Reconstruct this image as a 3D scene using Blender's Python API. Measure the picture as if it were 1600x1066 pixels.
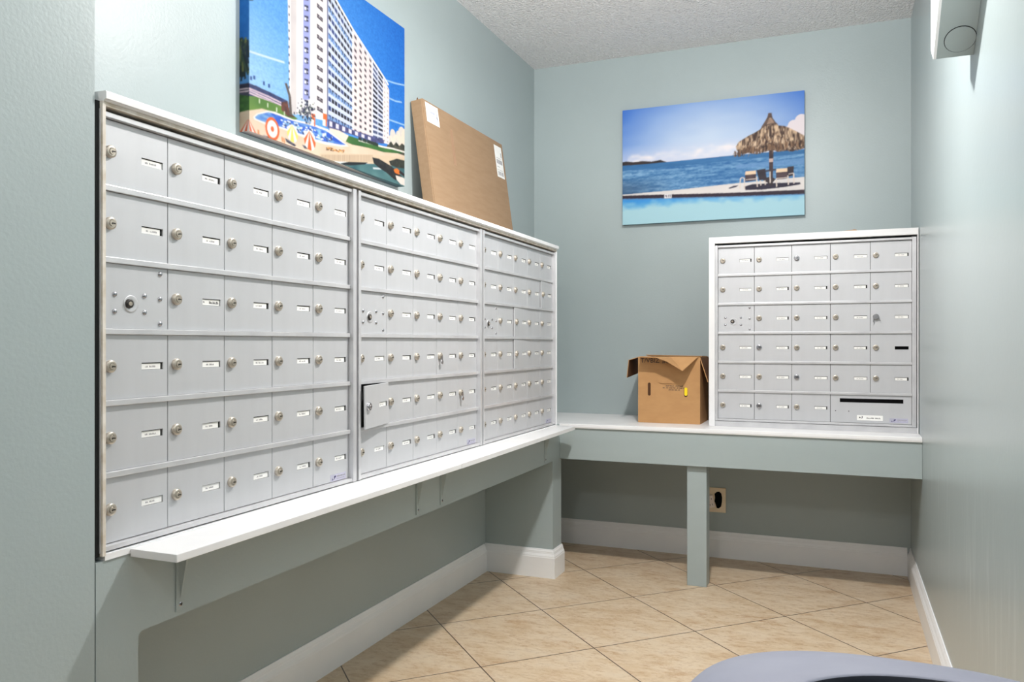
import bpy, bmesh, math, random
import numpy as np
from mathutils import Vector, Matrix

# ------------------------------------------------------------------ scene, camera, light
for o in list(bpy.data.objects):
    bpy.data.objects.remove(o)
S = bpy.context.scene
COL = S.collection
vs = S.view_settings
vs.view_transform = 'Standard'
vs.look = 'None'
vs.gamma = 1.0
vs.use_curve_mapping = False
vs.exposure = 0.54

cam = bpy.data.cameras.new('camera')
cam.sensor_width = 36.0
cam.lens = 36.0 * 1253.87 / 1600.0
cam.shift_y = (536.31 - 533.0) / 1600.0
cam.clip_start = 0.02
cam_o = bpy.data.objects.new('camera', cam)
cam_o.location = (1.5196, -4.0296, 1.05)
cam_o.rotation_euler = (math.pi / 2, 0, 0.3882)
COL.objects.link(cam_o)
S.camera = cam_o

world = bpy.data.worlds.new('world')
S.world = world
world.use_nodes = True
bg = world.node_tree.nodes['Background']
bg.inputs['Color'].default_value = (0.95, 0.97, 1.0, 1)
bg.inputs['Strength'].default_value = 0.22

def lamp(name, loc, watts, radius, color=(1, 1, 1)):
    l = bpy.data.lights.new(name, 'POINT')
    l.energy = watts
    l.shadow_soft_size = radius
    l.color = color
    o = bpy.data.objects.new(name, l)
    o.location = loc
    COL.objects.link(o)
    return o

lamp('ceiling_light', (1.14, -1.81, 2.36), 16, 0.05, (1.0, 0.97, 0.94))
dl = bpy.data.lights.new('ceiling_light_lens', 'AREA')      # the lamp's lens throws most of its light down
dl.shape, dl.size, dl.energy, dl.color = 'DISK', 0.10, 22, (1.0, 0.97, 0.94)
dlo = bpy.data.objects.new('ceiling_light_lens', dl)
dlo.location = (1.14, -1.81, 2.35)
COL.objects.link(dlo)
lamp('entry_fill_light', (1.15, -4.60, 2.38), 20, 0.08, (1.0, 0.98, 0.95))  # unseen fill lamp added to lift the near left wall

fl = bpy.data.lights.new('ceiling_fill_spot', 'SPOT')            # unseen spot added to brighten ceiling and upper walls by bounce
fl.energy, fl.spot_size, fl.spot_blend, fl.shadow_soft_size = 190, math.radians(76), 0.7, 0.06
flo = bpy.data.objects.new('ceiling_fill_spot', fl)
flo.location = (1.45, -4.00, 1.55)
flo.rotation_euler = (Vector((1.05, -2.55, 2.52)) - flo.location).to_track_quat('-Z', 'Y').to_euler()
COL.objects.link(flo)

# ------------------------------------------------------------------ materials
def nodes(name):
    m = bpy.data.materials.new(name)
    m.use_nodes = True
    nt = m.node_tree
    return m, nt, nt.nodes['Principled BSDF']

def srgb(r, g, b):
    f = lambda c: (c / 255 / 12.92) if c / 255 <= 0.04045 else ((c / 255 + 0.055) / 1.055) ** 2.4
    return (f(r), f(g), f(b), 1)

def coords(nt, scale=(1, 1, 1), rot=(0, 0, 0)):
    tc = nt.nodes.new('ShaderNodeTexCoord')
    mp = nt.nodes.new('ShaderNodeMapping')
    mp.inputs['Scale'].default_value = scale
    mp.inputs['Rotation'].default_value = rot
    nt.links.new(tc.outputs['Object'], mp.inputs['Vector'])
    return mp.outputs['Vector']

def noise(nt, vec, scale, detail=3, rough=0.5):
    n = nt.nodes.new('ShaderNodeTexNoise')
    n.inputs['Scale'].default_value = scale
    n.inputs['Detail'].default_value = detail
    n.inputs['Roughness'].default_value = rough
    nt.links.new(vec, n.inputs['Vector'])
    return n.outputs['Fac']

def ramp(nt, fac, stops):
    r = nt.nodes.new('ShaderNodeValToRGB')
    e = r.color_ramp.elements
    while len(e) < len(stops):
        e.new(0.5)
    for k, (p, c) in enumerate(stops):
        e[k].position = p
        e[k].color = c
    nt.links.new(fac, r.inputs['Fac'])
    return r.outputs['Color']

def bump(nt, fac, bsdf, strength, dist):
    b = nt.nodes.new('ShaderNodeBump')
    b.inputs['Strength'].default_value = strength
    b.inputs['Distance'].default_value = dist
    nt.links.new(fac, b.inputs['Height'])
    nt.links.new(b.outputs['Normal'], bsdf.inputs['Normal'])

def material(name, c0, c1=None, scale=8, rough=0.5, metal=0.0, bscale=0, bstr=0.2, bdist=0.001, stretch=(1, 1, 1), spec=0.5):
    m, nt, b = nodes(name)
    b.inputs['Roughness'].default_value = rough
    b.inputs['Metallic'].default_value = metal
    b.inputs['Specular IOR Level'].default_value = spec
    v = coords(nt, stretch)
    if c1 is None:
        c1 = tuple(x * 0.96 for x in c0[:3]) + (1,)
    nt.links.new(ramp(nt, noise(nt, v, scale), [(0.35, c0), (0.65, c1)]), b.inputs['Base Color'])
    if bscale:
        bump(nt, noise(nt, v, bscale, 2), b, bstr, bdist)
    return m

SAGE0, SAGE1 = srgb(164, 176, 177), srgb(161, 173, 174)
M_WALL = material('sage_wall_paint', SAGE0, SAGE1, 2.5, 0.40, 0, 130, 0.30, 0.0012)
M_WOODPAINT = material('sage_painted_wood', SAGE0, SAGE1, 3, 0.40, 0, 40, 0.12, 0.001, (1, 1, 3))
M_TRIM = material('white_gloss_trim', srgb(240, 241, 242), srgb(236, 237, 239), 6, 0.32)
M_SHELF = material('white_painted_board', srgb(230, 230, 230), srgb(224, 224, 225), 9, 0.35)
M_CREAM = material('cream_edge_wood', srgb(224, 218, 208), srgb(198, 186, 168), 30, 0.5, 0, 60, 0.3, 0.001)
M_ALU = material('brushed_aluminium', srgb(200, 201, 204), srgb(197, 198, 201), 6, 0.42, 0.30, 0, stretch=(6, 6, 0.7))
M_FRAME = material('satin_aluminium_frame', srgb(212, 212, 214), srgb(200, 200, 203), 14, 0.34, 0.40)
M_DARK = material('dark_cabinet_void', srgb(16, 16, 18), None, 5, 0.8)
M_BLACK = material('black_opening', srgb(8, 8, 9), None, 5, 0.9, spec=0.1)
M_NICKEL = material('nickel_lock', srgb(200, 192, 180), srgb(180, 170, 156), 60, 0.34, 0.65)
M_KEYWAY = material('dark_keyway', srgb(38, 33, 30), None, 5, 0.5)
M_RIVET = material('steel_rivet', srgb(176, 176, 180), None, 5, 0.24, 0.95)
M_KEY = material('grey_key_metal', srgb(150, 150, 152), None, 5, 0.35, 0.8)
M_HOLE = material('dark_cardboard_hole', srgb(74, 44, 20), None, 12, 0.9)
M_CARD = material('white_card', srgb(242, 242, 239), srgb(238, 237, 233), 30, 0.7)
M_INK = material('grey_print', srgb(156, 154, 158), None, 5, 0.8)
M_INKDARK = material('dark_print', srgb(62, 60, 64), None, 5, 0.8)
M_LILAC = material('lilac_sticker', srgb(188, 186, 206), srgb(176, 175, 192), 40, 0.4)
M_NAVYINK = material('navy_print', srgb(48, 44, 92), None, 5, 0.6)
M_KRAFT = material('kraft_cardboard', srgb(184, 140, 92), srgb(178, 134, 87), 18, 0.8, 0, 90, 0.08, 0.0004, (1, 1, 2))
M_KRAFT2 = material('tan_cardboard', srgb(156, 128, 99), srgb(150, 122, 93), 12, 0.8, 0, 120, 0.08, 0.0004, (4, 1, 6))
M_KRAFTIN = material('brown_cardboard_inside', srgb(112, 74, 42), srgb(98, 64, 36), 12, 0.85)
M_TAPE = material('clear_brown_tape', srgb(162, 126, 96), None, 10, 0.35)
M_YELLOW = material('yellow_tag', srgb(246, 214, 24), None, 10, 0.5)
M_INKBLUE = material('pale_blue_print', srgb(158, 164, 200), None, 10, 0.7)
M_IVORY = material('ivory_plastic', srgb(240, 222, 194), srgb(232, 212, 184), 20, 0.4)
M_IVORY2 = material('pale_ivory_plastic', srgb(246, 232, 224), None, 20, 0.4)
M_BIN = material('blue_grey_plastic', srgb(142, 145, 160), srgb(134, 137, 153), 7, 0.55, 0, 0, stretch=(1, 1, 1))
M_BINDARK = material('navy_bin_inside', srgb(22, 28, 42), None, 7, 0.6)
M_WOODCHIP = material('bare_wood_chip', srgb(186, 152, 110), srgb(160, 124, 86), 60, 0.7)
M_GAPSHADE_JOINT = material('dark_gap_shade_and_joint', srgb(26, 28, 29), None, 10, 0.9)  # painted shade of the jamb gap, and the round cover's joint line

def ceiling_material():
    m, nt, b = nodes('popcorn_ceiling')
    b.inputs['Roughness'].default_value = 0.95
    v = coords(nt)
    n1 = noise(nt, v, 95, 2, 0.55)
    nt.links.new(ramp(nt, n1, [(0.3, srgb(232, 230, 230)), (0.7, srgb(246, 245, 245))]), b.inputs['Base Color'])
    bump(nt, n1, b, 1.0, 0.020)
    return m

def floor_material():
    m, nt, b = nodes('diagonal_travertine_tile')
    N, L = nt.nodes.new, nt.links.new
    tc = N('ShaderNodeTexCoord')
    sep = N('ShaderNodeSeparateXYZ')
    L(tc.outputs['Object'], sep.inputs[0])
    def M(op, a, bb=None):
        n = N('ShaderNodeMath')
        n.operation = op
        for k, val in enumerate((a, bb)):
            if val is None:
                continue
            if isinstance(val, (int, float)):
                n.inputs[k].default_value = val
            else:
                L(val, n.inputs[k])
        return n.outputs[0]
    X, Y = sep.outputs[0], sep.outputs[1]
    a = M('MULTIPLY', M('ADD', X, Y), 0.70711)
    c = M('MULTIPLY', M('SUBTRACT', X, Y), 0.70711)
    a = M('DIVIDE', M('ADD', a, 0.03 + 0.416 * 20), 0.416)
    c = M('DIVIDE', M('ADD', c, -1.056 + 0.430 * 20), 0.430)
    fa, fc = M('FRACT', a), M('FRACT', c)
    da = M('MINIMUM', fa, M('SUBTRACT', 1.0, fa))
    dc = M('MINIMUM', fc, M('SUBTRACT', 1.0, fc))
    d = M('MINIMUM', da, dc)
    grout = M('LESS_THAN', d, 0.0050)
    cmb = N('ShaderNodeCombineXYZ')
    L(M('FLOOR', a), cmb.inputs[0])
    L(M('FLOOR', c), cmb.inputs[1])
    wn = N('ShaderNodeTexWhiteNoise')
    wn.noise_dimensions = '3D'
    L(cmb.outputs[0], wn.inputs['Vector'])
    # stone pattern shifted per tile
    vm = N('ShaderNodeVectorMath')
    vm.operation = 'MULTIPLY_ADD'
    L(wn.outputs['Color'], vm.inputs[0])
    vm.inputs[1].default_value = (7, 7, 7)
    mp = N('ShaderNodeMapping')
    mp.inputs['Rotation'].default_value = (0, 0, -0.35)
    mp.inputs['Scale'].default_value = (1.0, 2.0, 1.0)
    L(tc.outputs['Object'], mp.inputs['Vector'])
    L(mp.outputs[0], vm.inputs[2])
    v = vm.outputs[0]
    n1 = noise(nt, v, 7.0, 9, 0.72)
    n2 = noise(nt, v, 30, 8, 0.78)
    base = ramp(nt, n1, [(0.30, srgb(184, 156, 124)), (0.42, srgb(199, 176, 146)), (0.56, srgb(208, 189, 163)), (0.75, srgb(204, 188, 166))])
    veins = ramp(nt, n2, [(0.34, srgb(180, 142, 106)), (0.50, srgb(255, 255, 255)), (0.9, srgb(255, 255, 255))])
    mix = N('ShaderNodeMix')
    mix.data_type = 'RGBA'
    mix.blend_type = 'MULTIPLY'
    mix.inputs['Factor'].default_value = 0.42
    L(base, mix.inputs[6])
    L(veins, mix.inputs[7])
    bl = N('ShaderNodeMix')
    bl.data_type = 'RGBA'
    L(ramp(nt, noise(nt, v, 6.0, 9, 0.80), [(0.54, (0, 0, 0, 1)), (0.68, (0.9, 0.9, 0.9, 1))]), bl.inputs['Factor'])
    L(mix.outputs[2], bl.inputs[6])
    bl.inputs[7].default_value = srgb(172, 136, 100)
    mg = N('ShaderNodeMix')
    mg.data_type = 'RGBA'
    L(grout, mg.inputs['Factor'])
    L(bl.outputs[2], mg.inputs[6])
    mg.inputs[7].default_value = srgb(84, 70, 60)
    L(mg.outputs[2], b.inputs['Base Color'])
    b.inputs['Roughness'].default_value = 0.42
    bump(nt, M('SUBTRACT', 1.0, grout), b, 0.4, 0.002)
    return m

def scuffed_wall():
    """the right wall: same paint, wiped and scratched by passing hands between knee and hip height"""
    m, nt, b = nodes('scuffed_sage_wall_paint')
    N, L = nt.nodes.new, nt.links.new
    b.inputs['Roughness'].default_value = 0.30
    b.inputs['Specular IOR Level'].default_value = 0.85
    v = coords(nt)
    base = ramp(nt, noise(nt, v, 2.5), [(0.35, SAGE0), (0.65, SAGE1)])
    vv = coords(nt, (1, 11, 1.1), (0.10, 0, 0))
    st = ramp(nt, noise(nt, vv, 3.2, 6, 0.62), [(0.52, (0, 0, 0, 1)), (0.76, (0.7, 0.7, 0.7, 1))])
    tc = N('ShaderNodeTexCoord')
    sp = N('ShaderNodeSeparateXYZ')
    L(tc.outputs['Object'], sp.inputs[0])
    zone = ramp(nt, sp.outputs[2], [(0.20, (0, 0, 0, 1)), (0.42, (1, 1, 1, 1)), (0.62, (1, 1, 1, 1)), (0.78, (0, 0, 0, 1))])
    k = N('ShaderNodeMix'); k.data_type = 'RGBA'; k.blend_type = 'MULTIPLY'; k.inputs['Factor'].default_value = 1.0
    L(st, k.inputs[6]); L(zone, k.inputs[7])
    mx = N('ShaderNodeMix'); mx.data_type = 'RGBA'
    L(k.outputs[2], mx.inputs['Factor'])
    L(base, mx.inputs[6])
    mx.inputs[7].default_value = srgb(194, 204, 204)
    L(mx.outputs[2], b.inputs['Base Color'])
    bump(nt, noise(nt, v, 60, 2), b, 0.16, 0.0016)
    return m

M_CEIL = ceiling_material()
M_SCUFF = scuffed_wall()
M_FLOOR = floor_material()

def canvas_material(name):
    m, nt, b = nodes(name)
    at = nt.nodes.new('ShaderNodeVertexColor')
    at.layer_name = 'print'
    nt.links.new(at.outputs['Color'], b.inputs['Base Color'])
    b.inputs['Roughness'].default_value = 0.6
    b.inputs['Specular IOR Level'].default_value = 0.25
    v = coords(nt)
    bump(nt, noise(nt, v, 700, 1), b, 0.15, 0.0004)
    return m

# ------------------------------------------------------------------ mesh helpers
class MB:
    """collects faces with material slots, then links them as one mesh object"""
    def __init__(self):
        self.v, self.f, self.m, self.s = [], [], [], []
    def face(self, pts, mat=0, smooth=False):
        k = len(self.v)
        self.v += [tuple(p) for p in pts]
        self.f.append(tuple(range(k, k + len(pts))))
        self.m.append(mat)
        self.s.append(smooth)
    def box(self, x0, x1, y0, y1, z0, z1, mat=0):
        P = [(x, y, z) for x in (x0, x1) for y in (y0, y1) for z in (z0, z1)]
        for q in ((0, 1, 3, 2), (4, 6, 7, 5), (0, 4, 5, 1), (2, 3, 7, 6), (0, 2, 6, 4), (1, 5, 7, 3)):
            self.face([P[i] for i in q], mat)
    def chamfer_box(self, x0, x1, y0, y1, z0, z1, c, mat=0):
        bm = bmesh.new()
        bmesh.ops.create_cube(bm, size=1)
        for v in bm.verts:
            v.co = Vector(((x0 + x1) / 2 + v.co.x * (x1 - x0), (y0 + y1) / 2 + v.co.y * (y1 - y0), (z0 + z1) / 2 + v.co.z * (z1 - z0)))
        bmesh.ops.bevel(bm, geom=list(bm.edges), offset=c, segments=2, affect='EDGES', profile=0.6)
        bm.normal_update()
        for f in bm.faces:
            self.face([v.co.copy() for v in f.verts], mat)
        bm.free()
    def prism(self, poly, axis, a, b, mat=0, caps=True):
        """poly: 2-D outline; axis 0 -> (a, p, q), 1 -> (p, a, q), 2 -> (p, q, a)"""
        def at(p, t):
            return ((t, p[0], p[1]), (p[0], t, p[1]), (p[0], p[1], t))[axis]
        n = len(poly)
        for i in range(n):
            p, q = poly[i], poly[(i + 1) % n]
            self.face([at(p, a), at(q, a), at(q, b), at(p, b)], mat)
        if caps:
            self.face([at(p, a) for p in poly][::-1], mat)
            self.face([at(p, b) for p in poly], mat)
    def disc_y(self, cx, y, cz, r, n=20, mat=0, r_in=None, y_in=None):
        """disc (or ring) facing -y"""
        pts = [(cx + r * math.cos(t), y, cz + r * math.sin(t)) for t in (2 * math.pi * i / n for i in range(n))]
        if r_in is None:
            self.face(pts, mat)
            return
        yi = y if y_in is None else y_in
        ins = [(cx + r_in * math.cos(t), yi, cz + r_in * math.sin(t)) for t in (2 * math.pi * i / n for i in range(n))]
        for i in range(n):
            j = (i + 1) % n
            self.face([pts[i], pts[j], ins[j], ins[i]], mat, True)
    def lathe_y(self, cx, cz, prof, n=20, mat=0, cap=True):
        """prof: list of (radius, y) going outwards to -y"""
        rings = [[(cx + r * math.cos(2 * math.pi * i / n), y, cz + r * math.sin(2 * math.pi * i / n)) for i in range(n)] for r, y in prof]
        for a, b in zip(rings, rings[1:]):
            for i in range(n):
                j = (i + 1) % n
                self.face([a[i], a[j], b[j], b[i]], mat, True)
        if cap:
            self.face(rings[-1], mat)
    def mesh(self, name, mats):
        me = bpy.data.meshes.new(name)
        me.from_pydata(self.v, [], self.f)
        for m in mats:
            me.materials.append(m)
        me.polygons.foreach_set('material_index', self.m)
        me.polygons.foreach_set('use_smooth', self.s)
        bm = bmesh.new()
        bm.from_mesh(me)
        bmesh.ops.remove_doubles(bm, verts=bm.verts, dist=1e-5)
        bmesh.ops.recalc_face_normals(bm, faces=bm.faces)
        bm.to_mesh(me)
        bm.free()
        me.update()
        return me
    def build(self, name, mats, parent=None, loc=(0, 0, 0), rot=(0, 0, 0)):
        return link(name, self.mesh(name, mats if isinstance(mats, (list, tuple)) else [mats]), parent, loc, rot)

def link(name, me, parent=None, loc=(0, 0, 0), rot=(0, 0, 0)):
    o = bpy.data.objects.new(name, me)
    COL.objects.link(o)
    o.parent = parent
    o.location = loc
    o.rotation_euler = rot
    return o

def tag(o, label=None, cat=None, group=None, kind=None):
    for k, v in (('label', label), ('category', cat), ('group', group), ('kind', kind)):
        if v:
            o[k] = v
    return o

def thing(name, label, cat, loc=(0, 0, 0), rz=0, group=None):
    o = bpy.data.objects.new(name, None)
    COL.objects.link(o)
    o.empty_display_size = 0.05
    o.location = loc
    o.rotation_euler = (0, 0, rz)
    return tag(o, label, cat, group)

def struct(name, mb, mats):
    return tag(mb.build(name, mats), kind='structure')

def strokes(mb, x0, x1, y, z0, z1, rng, mat, gap=0.35, words=(3, 6)):
    """a line of small unreadable lettering between x0 and x1, facing -y"""
    h = z1 - z0
    w = h * 0.62
    x = x0
    left = rng.randint(*words)
    while x + w * 0.8 < x1:
        if left == 0:
            x += w * 1.0
            left = rng.randint(*words)
            continue
        k = rng.random()
        t = h * 0.2
        ww = w * 0.72
        mb.box(x, x + t, y - 0.0001, y, z0, z1 if k > 0.3 else z0 + h * 0.75, mat)
        if k > 0.2:
            mb.box(x + ww - t, x + ww, y - 0.0001, y, z0, z0 + h * (0.75 if k < 0.7 else 1), mat)
        zz = z0 + h * (0.0 if k < 0.35 else 0.4 if k < 0.7 else 0.8)
        mb.box(x, x + ww, y - 0.0001, y, zz, zz + t, mat)
        x += w
        left -= 1

# ------------------------------------------------------------------ room shell
W, ZC = 1.8155, 2.518          # right wall, ceiling
XF = 0.330                     # front plane of the wall the mailboxes are let into
YS = -3.019                    # near end of the mailbox bank
YF, YP0, YP1 = -0.590, -0.640, -0.522
YBK = -6.2

b = MB(); b.box(-0.12, W + 0.12, YBK, 0.12, -0.10, 0.0); struct('floor', b, M_FLOOR)
b = MB(); b.box(-0.12, W + 0.12, YBK, 0.12, ZC, ZC + 0.10); struct('ceiling', b, M_CEIL)
b = MB(); b.box(-0.12, W + 0.12, 0.0, 0.12, 0.0, ZC); struct('wall_back', b, M_WALL)
b = MB(); b.box(W, W + 0.12, YBK, 0.0, 0.0, ZC); struct('wall_right', b, M_SCUFF)
b = MB(); b.box(-0.12, 0.0, YS - 0.0025, 0.0, 0.0, ZC); struct('wall_left', b, M_WALL)
b = MB(); b.box(-0.12, XF, YBK, YS - 0.0025, 0.0, ZC); struct('wall_left_front', b, M_WALL)

# low wall that carries the bank: leg, beam with a rounded opening corner, end pillar
b = MB()
yl, zb = -2.929, 0.521
b.box(0.0, XF, YS, yl, 0.0, zb)
b.box(0.0, XF, YP0, YP1, 0.0, zb)
b.box(0.0, XF, YS, YP1, zb, 0.6695)
b.box(0.0, XF, YP1 - 0.068, YP1, 0.6695, 0.6775)
r = 0.012
for i in range(6):
    t0, t1 = i / 6 * math.pi / 2, (i + 1) / 6 * math.pi / 2
    p = lambda t: (yl + r - r * math.cos(t), zb - r + r * math.sin(t))
    b.prism([(yl, zb), p(t0), p(t1)], 0, 0.0, XF)
struct('wall_left_partition', b, M_WALL)

def sweep(mb, path, prof, side=1):
    """profile (offset, z) carried along a floor path with mitred corners"""
    n = len(path)
    segs = []
    for i in range(n - 1):
        d = Vector((path[i + 1][0] - path[i][0], path[i + 1][1] - path[i][1])).normalized()
        segs.append(Vector((-d.y, d.x)) * side)
    rows = []
    for i in range(n):
        if i == 0:
            m = segs[0]
        elif i == n - 1:
            m = segs[-1]
        else:
            m = (segs[i - 1] + segs[i])
            m = m / (m.dot(segs[i]))
        rows.append([(path[i][0] + m.x * o, path[i][1] + m.y * o, z) for o, z in prof])
    k = len(prof)
    for a, c in zip(rows, rows[1:]):
        for i in range(k):
            j = (i + 1) % k
            mb.face([a[i], a[j], c[j], c[i]])
    mb.face(rows[0][::-1])
    mb.face(rows[-1])

BASE = [(0.0, 0.0), (0.0158, 0.0), (0.0158, 0.090), (0.0142, 0.093), (0.0142, 0.097), (0.0122, 0.101), (0.0092, 0.107), (0.0088, 0.111), (0.0078, 0.113), (0.0078, 0.116), (0.0046, 0.122), (0.0036, 0.126), (0.0, 0.126)]
b = MB(); sweep(b, [(0.0, yl), (0.0, YP0 - 0.0158)], BASE, -1); struct('baseboard_left', b, M_TRIM)
b = MB(); sweep(b, [(0.0, YP0), (XF, YP0), (XF, YP1 + 0.004)], BASE, -1); struct('baseboard_partition', b, M_TRIM)
b = MB(); sweep(b, [(0.0, 0.0), (W - 0.0158, 0.0)], BASE, -1); struct('baseboard_back', b, M_TRIM)
b = MB(); sweep(b, [(W, 0.0), (W, YBK)], BASE, -1); struct('baseboard_right', b, M_TRIM)

# trim round the left bank
b = MB()
cap = [(0.0, 1.4715), (0.336, 1.4715), (0.338, 1.474), (0.342, 1.475), (0.342, 1.4865), (0.340, 1.489), (0.0, 1.489)]
b.prism(cap, 1, YS + 0.011, YF + 0.001)
struct('trim_1', b, M_SHELF)
b = MB(); b.box(0.300, 0.3345, YS + 0.010, YS + 0.0165, 0.6785, 1.4715); struct('trim_2', b, M_CREAM)
b = MB(); b.box(0.300, 0.3275, YS + 0.0012, YS + 0.0098, 0.6785, 1.4715); struct('gap_shade_strip', b, M_GAPSHADE_JOINT)  # added strip: the shade in the jamb gap is put into its colour
b = MB(); b.box(0.300, 0.333, YS + 0.0165, YF - 0.006, 1.4645, 1.4715); struct('trim_3', b, M_CREAM)
b = MB(); b.box(0.02, 0.333, YF - 0.006, YF, 0.6785, 1.4715); struct('trim_4', b, M_TRIM)
b = MB(); b.box(0.300, 0.3325, YS + 0.0165, YF - 0.006, 0.6700, 0.6810); struct('trim_5', b, M_TRIM)

# ------------------------------------------------------------------ mailbox units
DW, PITCH, DH = 0.1544, 0.1275, 0.117
U0, V0 = 0.0187, 0.0125
DY = 0.0150                         # the doors sit this far behind the frame
SL = (0.0915, 0.1425, 0.0515, 0.0650)   # name slot in a door: x0, x1, z0, z1
LOCK_X, LOCK_Z = 0.0204, 0.0600

def door_mesh(name, w, holes, floor_mat):
    """sheet-metal door, front at y=0, origin at its lower left corner; rectangular openings are real recesses"""
    m = MB()
    g, t, c, d = 0.0007, 0.004, 0.0007, 0.0032
    x0, x1, z0, z1 = g, w - g, 0.0003, DH - 0.0003
    xs = sorted({x0 + c, x1 - c} | {h[0] for h in holes} | {h[1] for h in holes})
    zs = sorted({z0 + c, z1 - c} | {h[2] for h in holes} | {h[3] for h in holes})
    for a, b_ in zip(xs, xs[1:]):
        for p, q in zip(zs, zs[1:]):
            mx, mz = (a + b_) / 2, (p + q) / 2
            if any(h[0] < mx < h[1] and h[2] < mz < h[3] for h in holes):
                m.face([(a, d, p), (b_, d, p), (b_, d, q), (a, d, q)], 1)
            else:
                m.face([(a, 0, p), (b_, 0, p), (b_, 0, q), (a, 0, q)], 0)
    for h in holes:
        for (a, p), (b_, q) in (((h[0], h[2]), (h[1], h[2])), ((h[1], h[2]), (h[1], h[3])), ((h[1], h[3]), (h[0], h[3])), ((h[0], h[3]), (h[0], h[2]))):
            m.face([(a, 0, p), (b_, 0, q), (b_, d, q), (a, d, p)], 2)
    F = [(x0 + c, 0, z0 + c), (x1 - c, 0, z0 + c), (x1 - c, 0, z1 - c), (x0 + c, 0, z1 - c)]
    E = [(x0, c, z0), (x1, c, z0), (x1, c, z1), (x0, c, z1)]
    B = [(x0, t, z0), (x1, t, z0), (x1, t, z1), (x0, t, z1)]
    for i in range(4):
        j = (i + 1) % 4
        m.face([F[i], F[j], E[j], E[i]], 0)
        m.face([E[i], E[j], B[j], B[i]], 0)
    m.face(B, 0)
    return m.mesh(name, [M_ALU, floor_mat, M_FRAME if floor_mat is M_DARK else M_BLACK])

ME_DOOR = door_mesh('door', DW, [SL], M_DARK)
ME_DOOR_PLAIN = door_mesh('carrier_door', DW, [], M_DARK)
ME_DOOR_BLACK = door_mesh('door_empty_slot', DW, [SL], M_BLACK)
ME_DOOR_WIDE = door_mesh('outgoing_door', 2 * DW, [(0.0369, 0.2776, 0.0850, 0.1015)], M_BLACK)

def lock_mesh(metal):
    m = MB()
    m.lathe_y(0, 0, [(0.0112, 0.0), (0.0112, -0.0052)], 20, 0, False)
    m.disc_y(0, -0.0052, 0, 0.0112, 20, 0, 0.0100, -0.0066)
    m.disc_y(0, -0.0066, 0, 0.0100, 20, 0, 0.0060, -0.0069)
    m.disc_y(0, -0.0069, 0, 0.0060, 20, 1, 0.0054, -0.0066)
    m.lathe_y(0, 0, [(0.0054, -0.0066), (0.0052, -0.0082)], 16, 0, True)
    m.box(-0.0012, 0.0062, -0.0085, -0.0082, -0.0011, 0.0011, 1)
    m.box(-0.0018, 0.0004, -0.0085, -0.0082, -0.0022, 0.0006, 1)
    return m.mesh('lock', [metal, M_KEYWAY])
ME_LOCK, ME_LOCK2 = lock_mesh(M_NICKEL), lock_mesh(M_RIVET)

def rivet_mesh():
    m = MB()
    m.lathe_y(0, 0, [(0.0050, 0.0), (0.0047, -0.0012), (0.0036, -0.0024), (0.0018, -0.0031), (0.0004, -0.0033)], 14)
    return m.mesh('rivet', [M_RIVET])
ME_RIVET = rivet_mesh()

def carrier_ring():
    m = MB()
    m.lathe_y(0.0045, 0, [(0.0158, 0.0), (0.0158, -0.0012), (0.0140, -0.0012)], 24, 0, False)
    m.disc_y(0.0045, -0.0012, 0, 0.0140, 24, 0, 0.0085, -0.0004)
    return m.mesh('lock_rosette', [M_FRAME])
def carrier_lock():
    m = MB()
    m.lathe_y(0, 0, [(0.0088, -0.0005), (0.0082, -0.0040), (0.0064, -0.0052)], 18, 0, True)
    m.lathe_y(0, 0, [(0.0040, -0.0052), (0.0038, -0.0060)], 14, 1, True)
    return m.mesh('carrier_lock', [M_KEYWAY, M_NICKEL])
ME_ROSETTE, ME_CLOCK = carrier_ring(), carrier_lock()
RIVETS = [(0.0313, 0.062), (0.0313, 0.031), (0.0979, 0.062), (0.0979, 0.031), (0.1350, 0.1055), (0.1350, 0.058), (0.1350, 0.0108)]

def rail_mesh():
    m = MB()
    m.chamfer_box(U0 - 0.0002, U0 + 5 * DW + 0.0002, 0.0085, 0.0210, 0.0, PITCH - DH, 0.0012)
    return m.mesh('rail', [M_FRAME])
ME_RAIL = rail_mesh()
UW = 0.8093
def frame_mesh():
    m = MB()
    zt = V0 + 5 * PITCH + DH
    m.chamfer_box(0.0072, U0, 0.0, 0.0215, 0.0025, zt + 0.0105, 0.0010)
    m.chamfer_box(U0 + 5 * DW, 0.8065, 0.0, 0.0215, 0.0025, zt + 0.0105, 0.0010)
    m.chamfer_box(U0, U0 + 5 * DW, 0.0045, 0.0215, zt + 0.0008, zt + 0.0100, 0.0010)
    m.chamfer_box(U0, U0 + 5 * DW, 0.0030, 0.0215, 0.0030, V0 - 0.0008, 0.0010)
    return m.mesh('frame', [M_FRAME])
ME_FRAME = frame_mesh()
def cabinet_mesh():
    m = MB()
    m.box(0.0008, UW - 0.0008, 0.0225, 0.2800, 0.0, V0 + 5 * PITCH + DH + 0.016)
    return m.mesh('cabinet_body', [M_DARK])
ME_CAB = cabinet_mesh()

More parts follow.
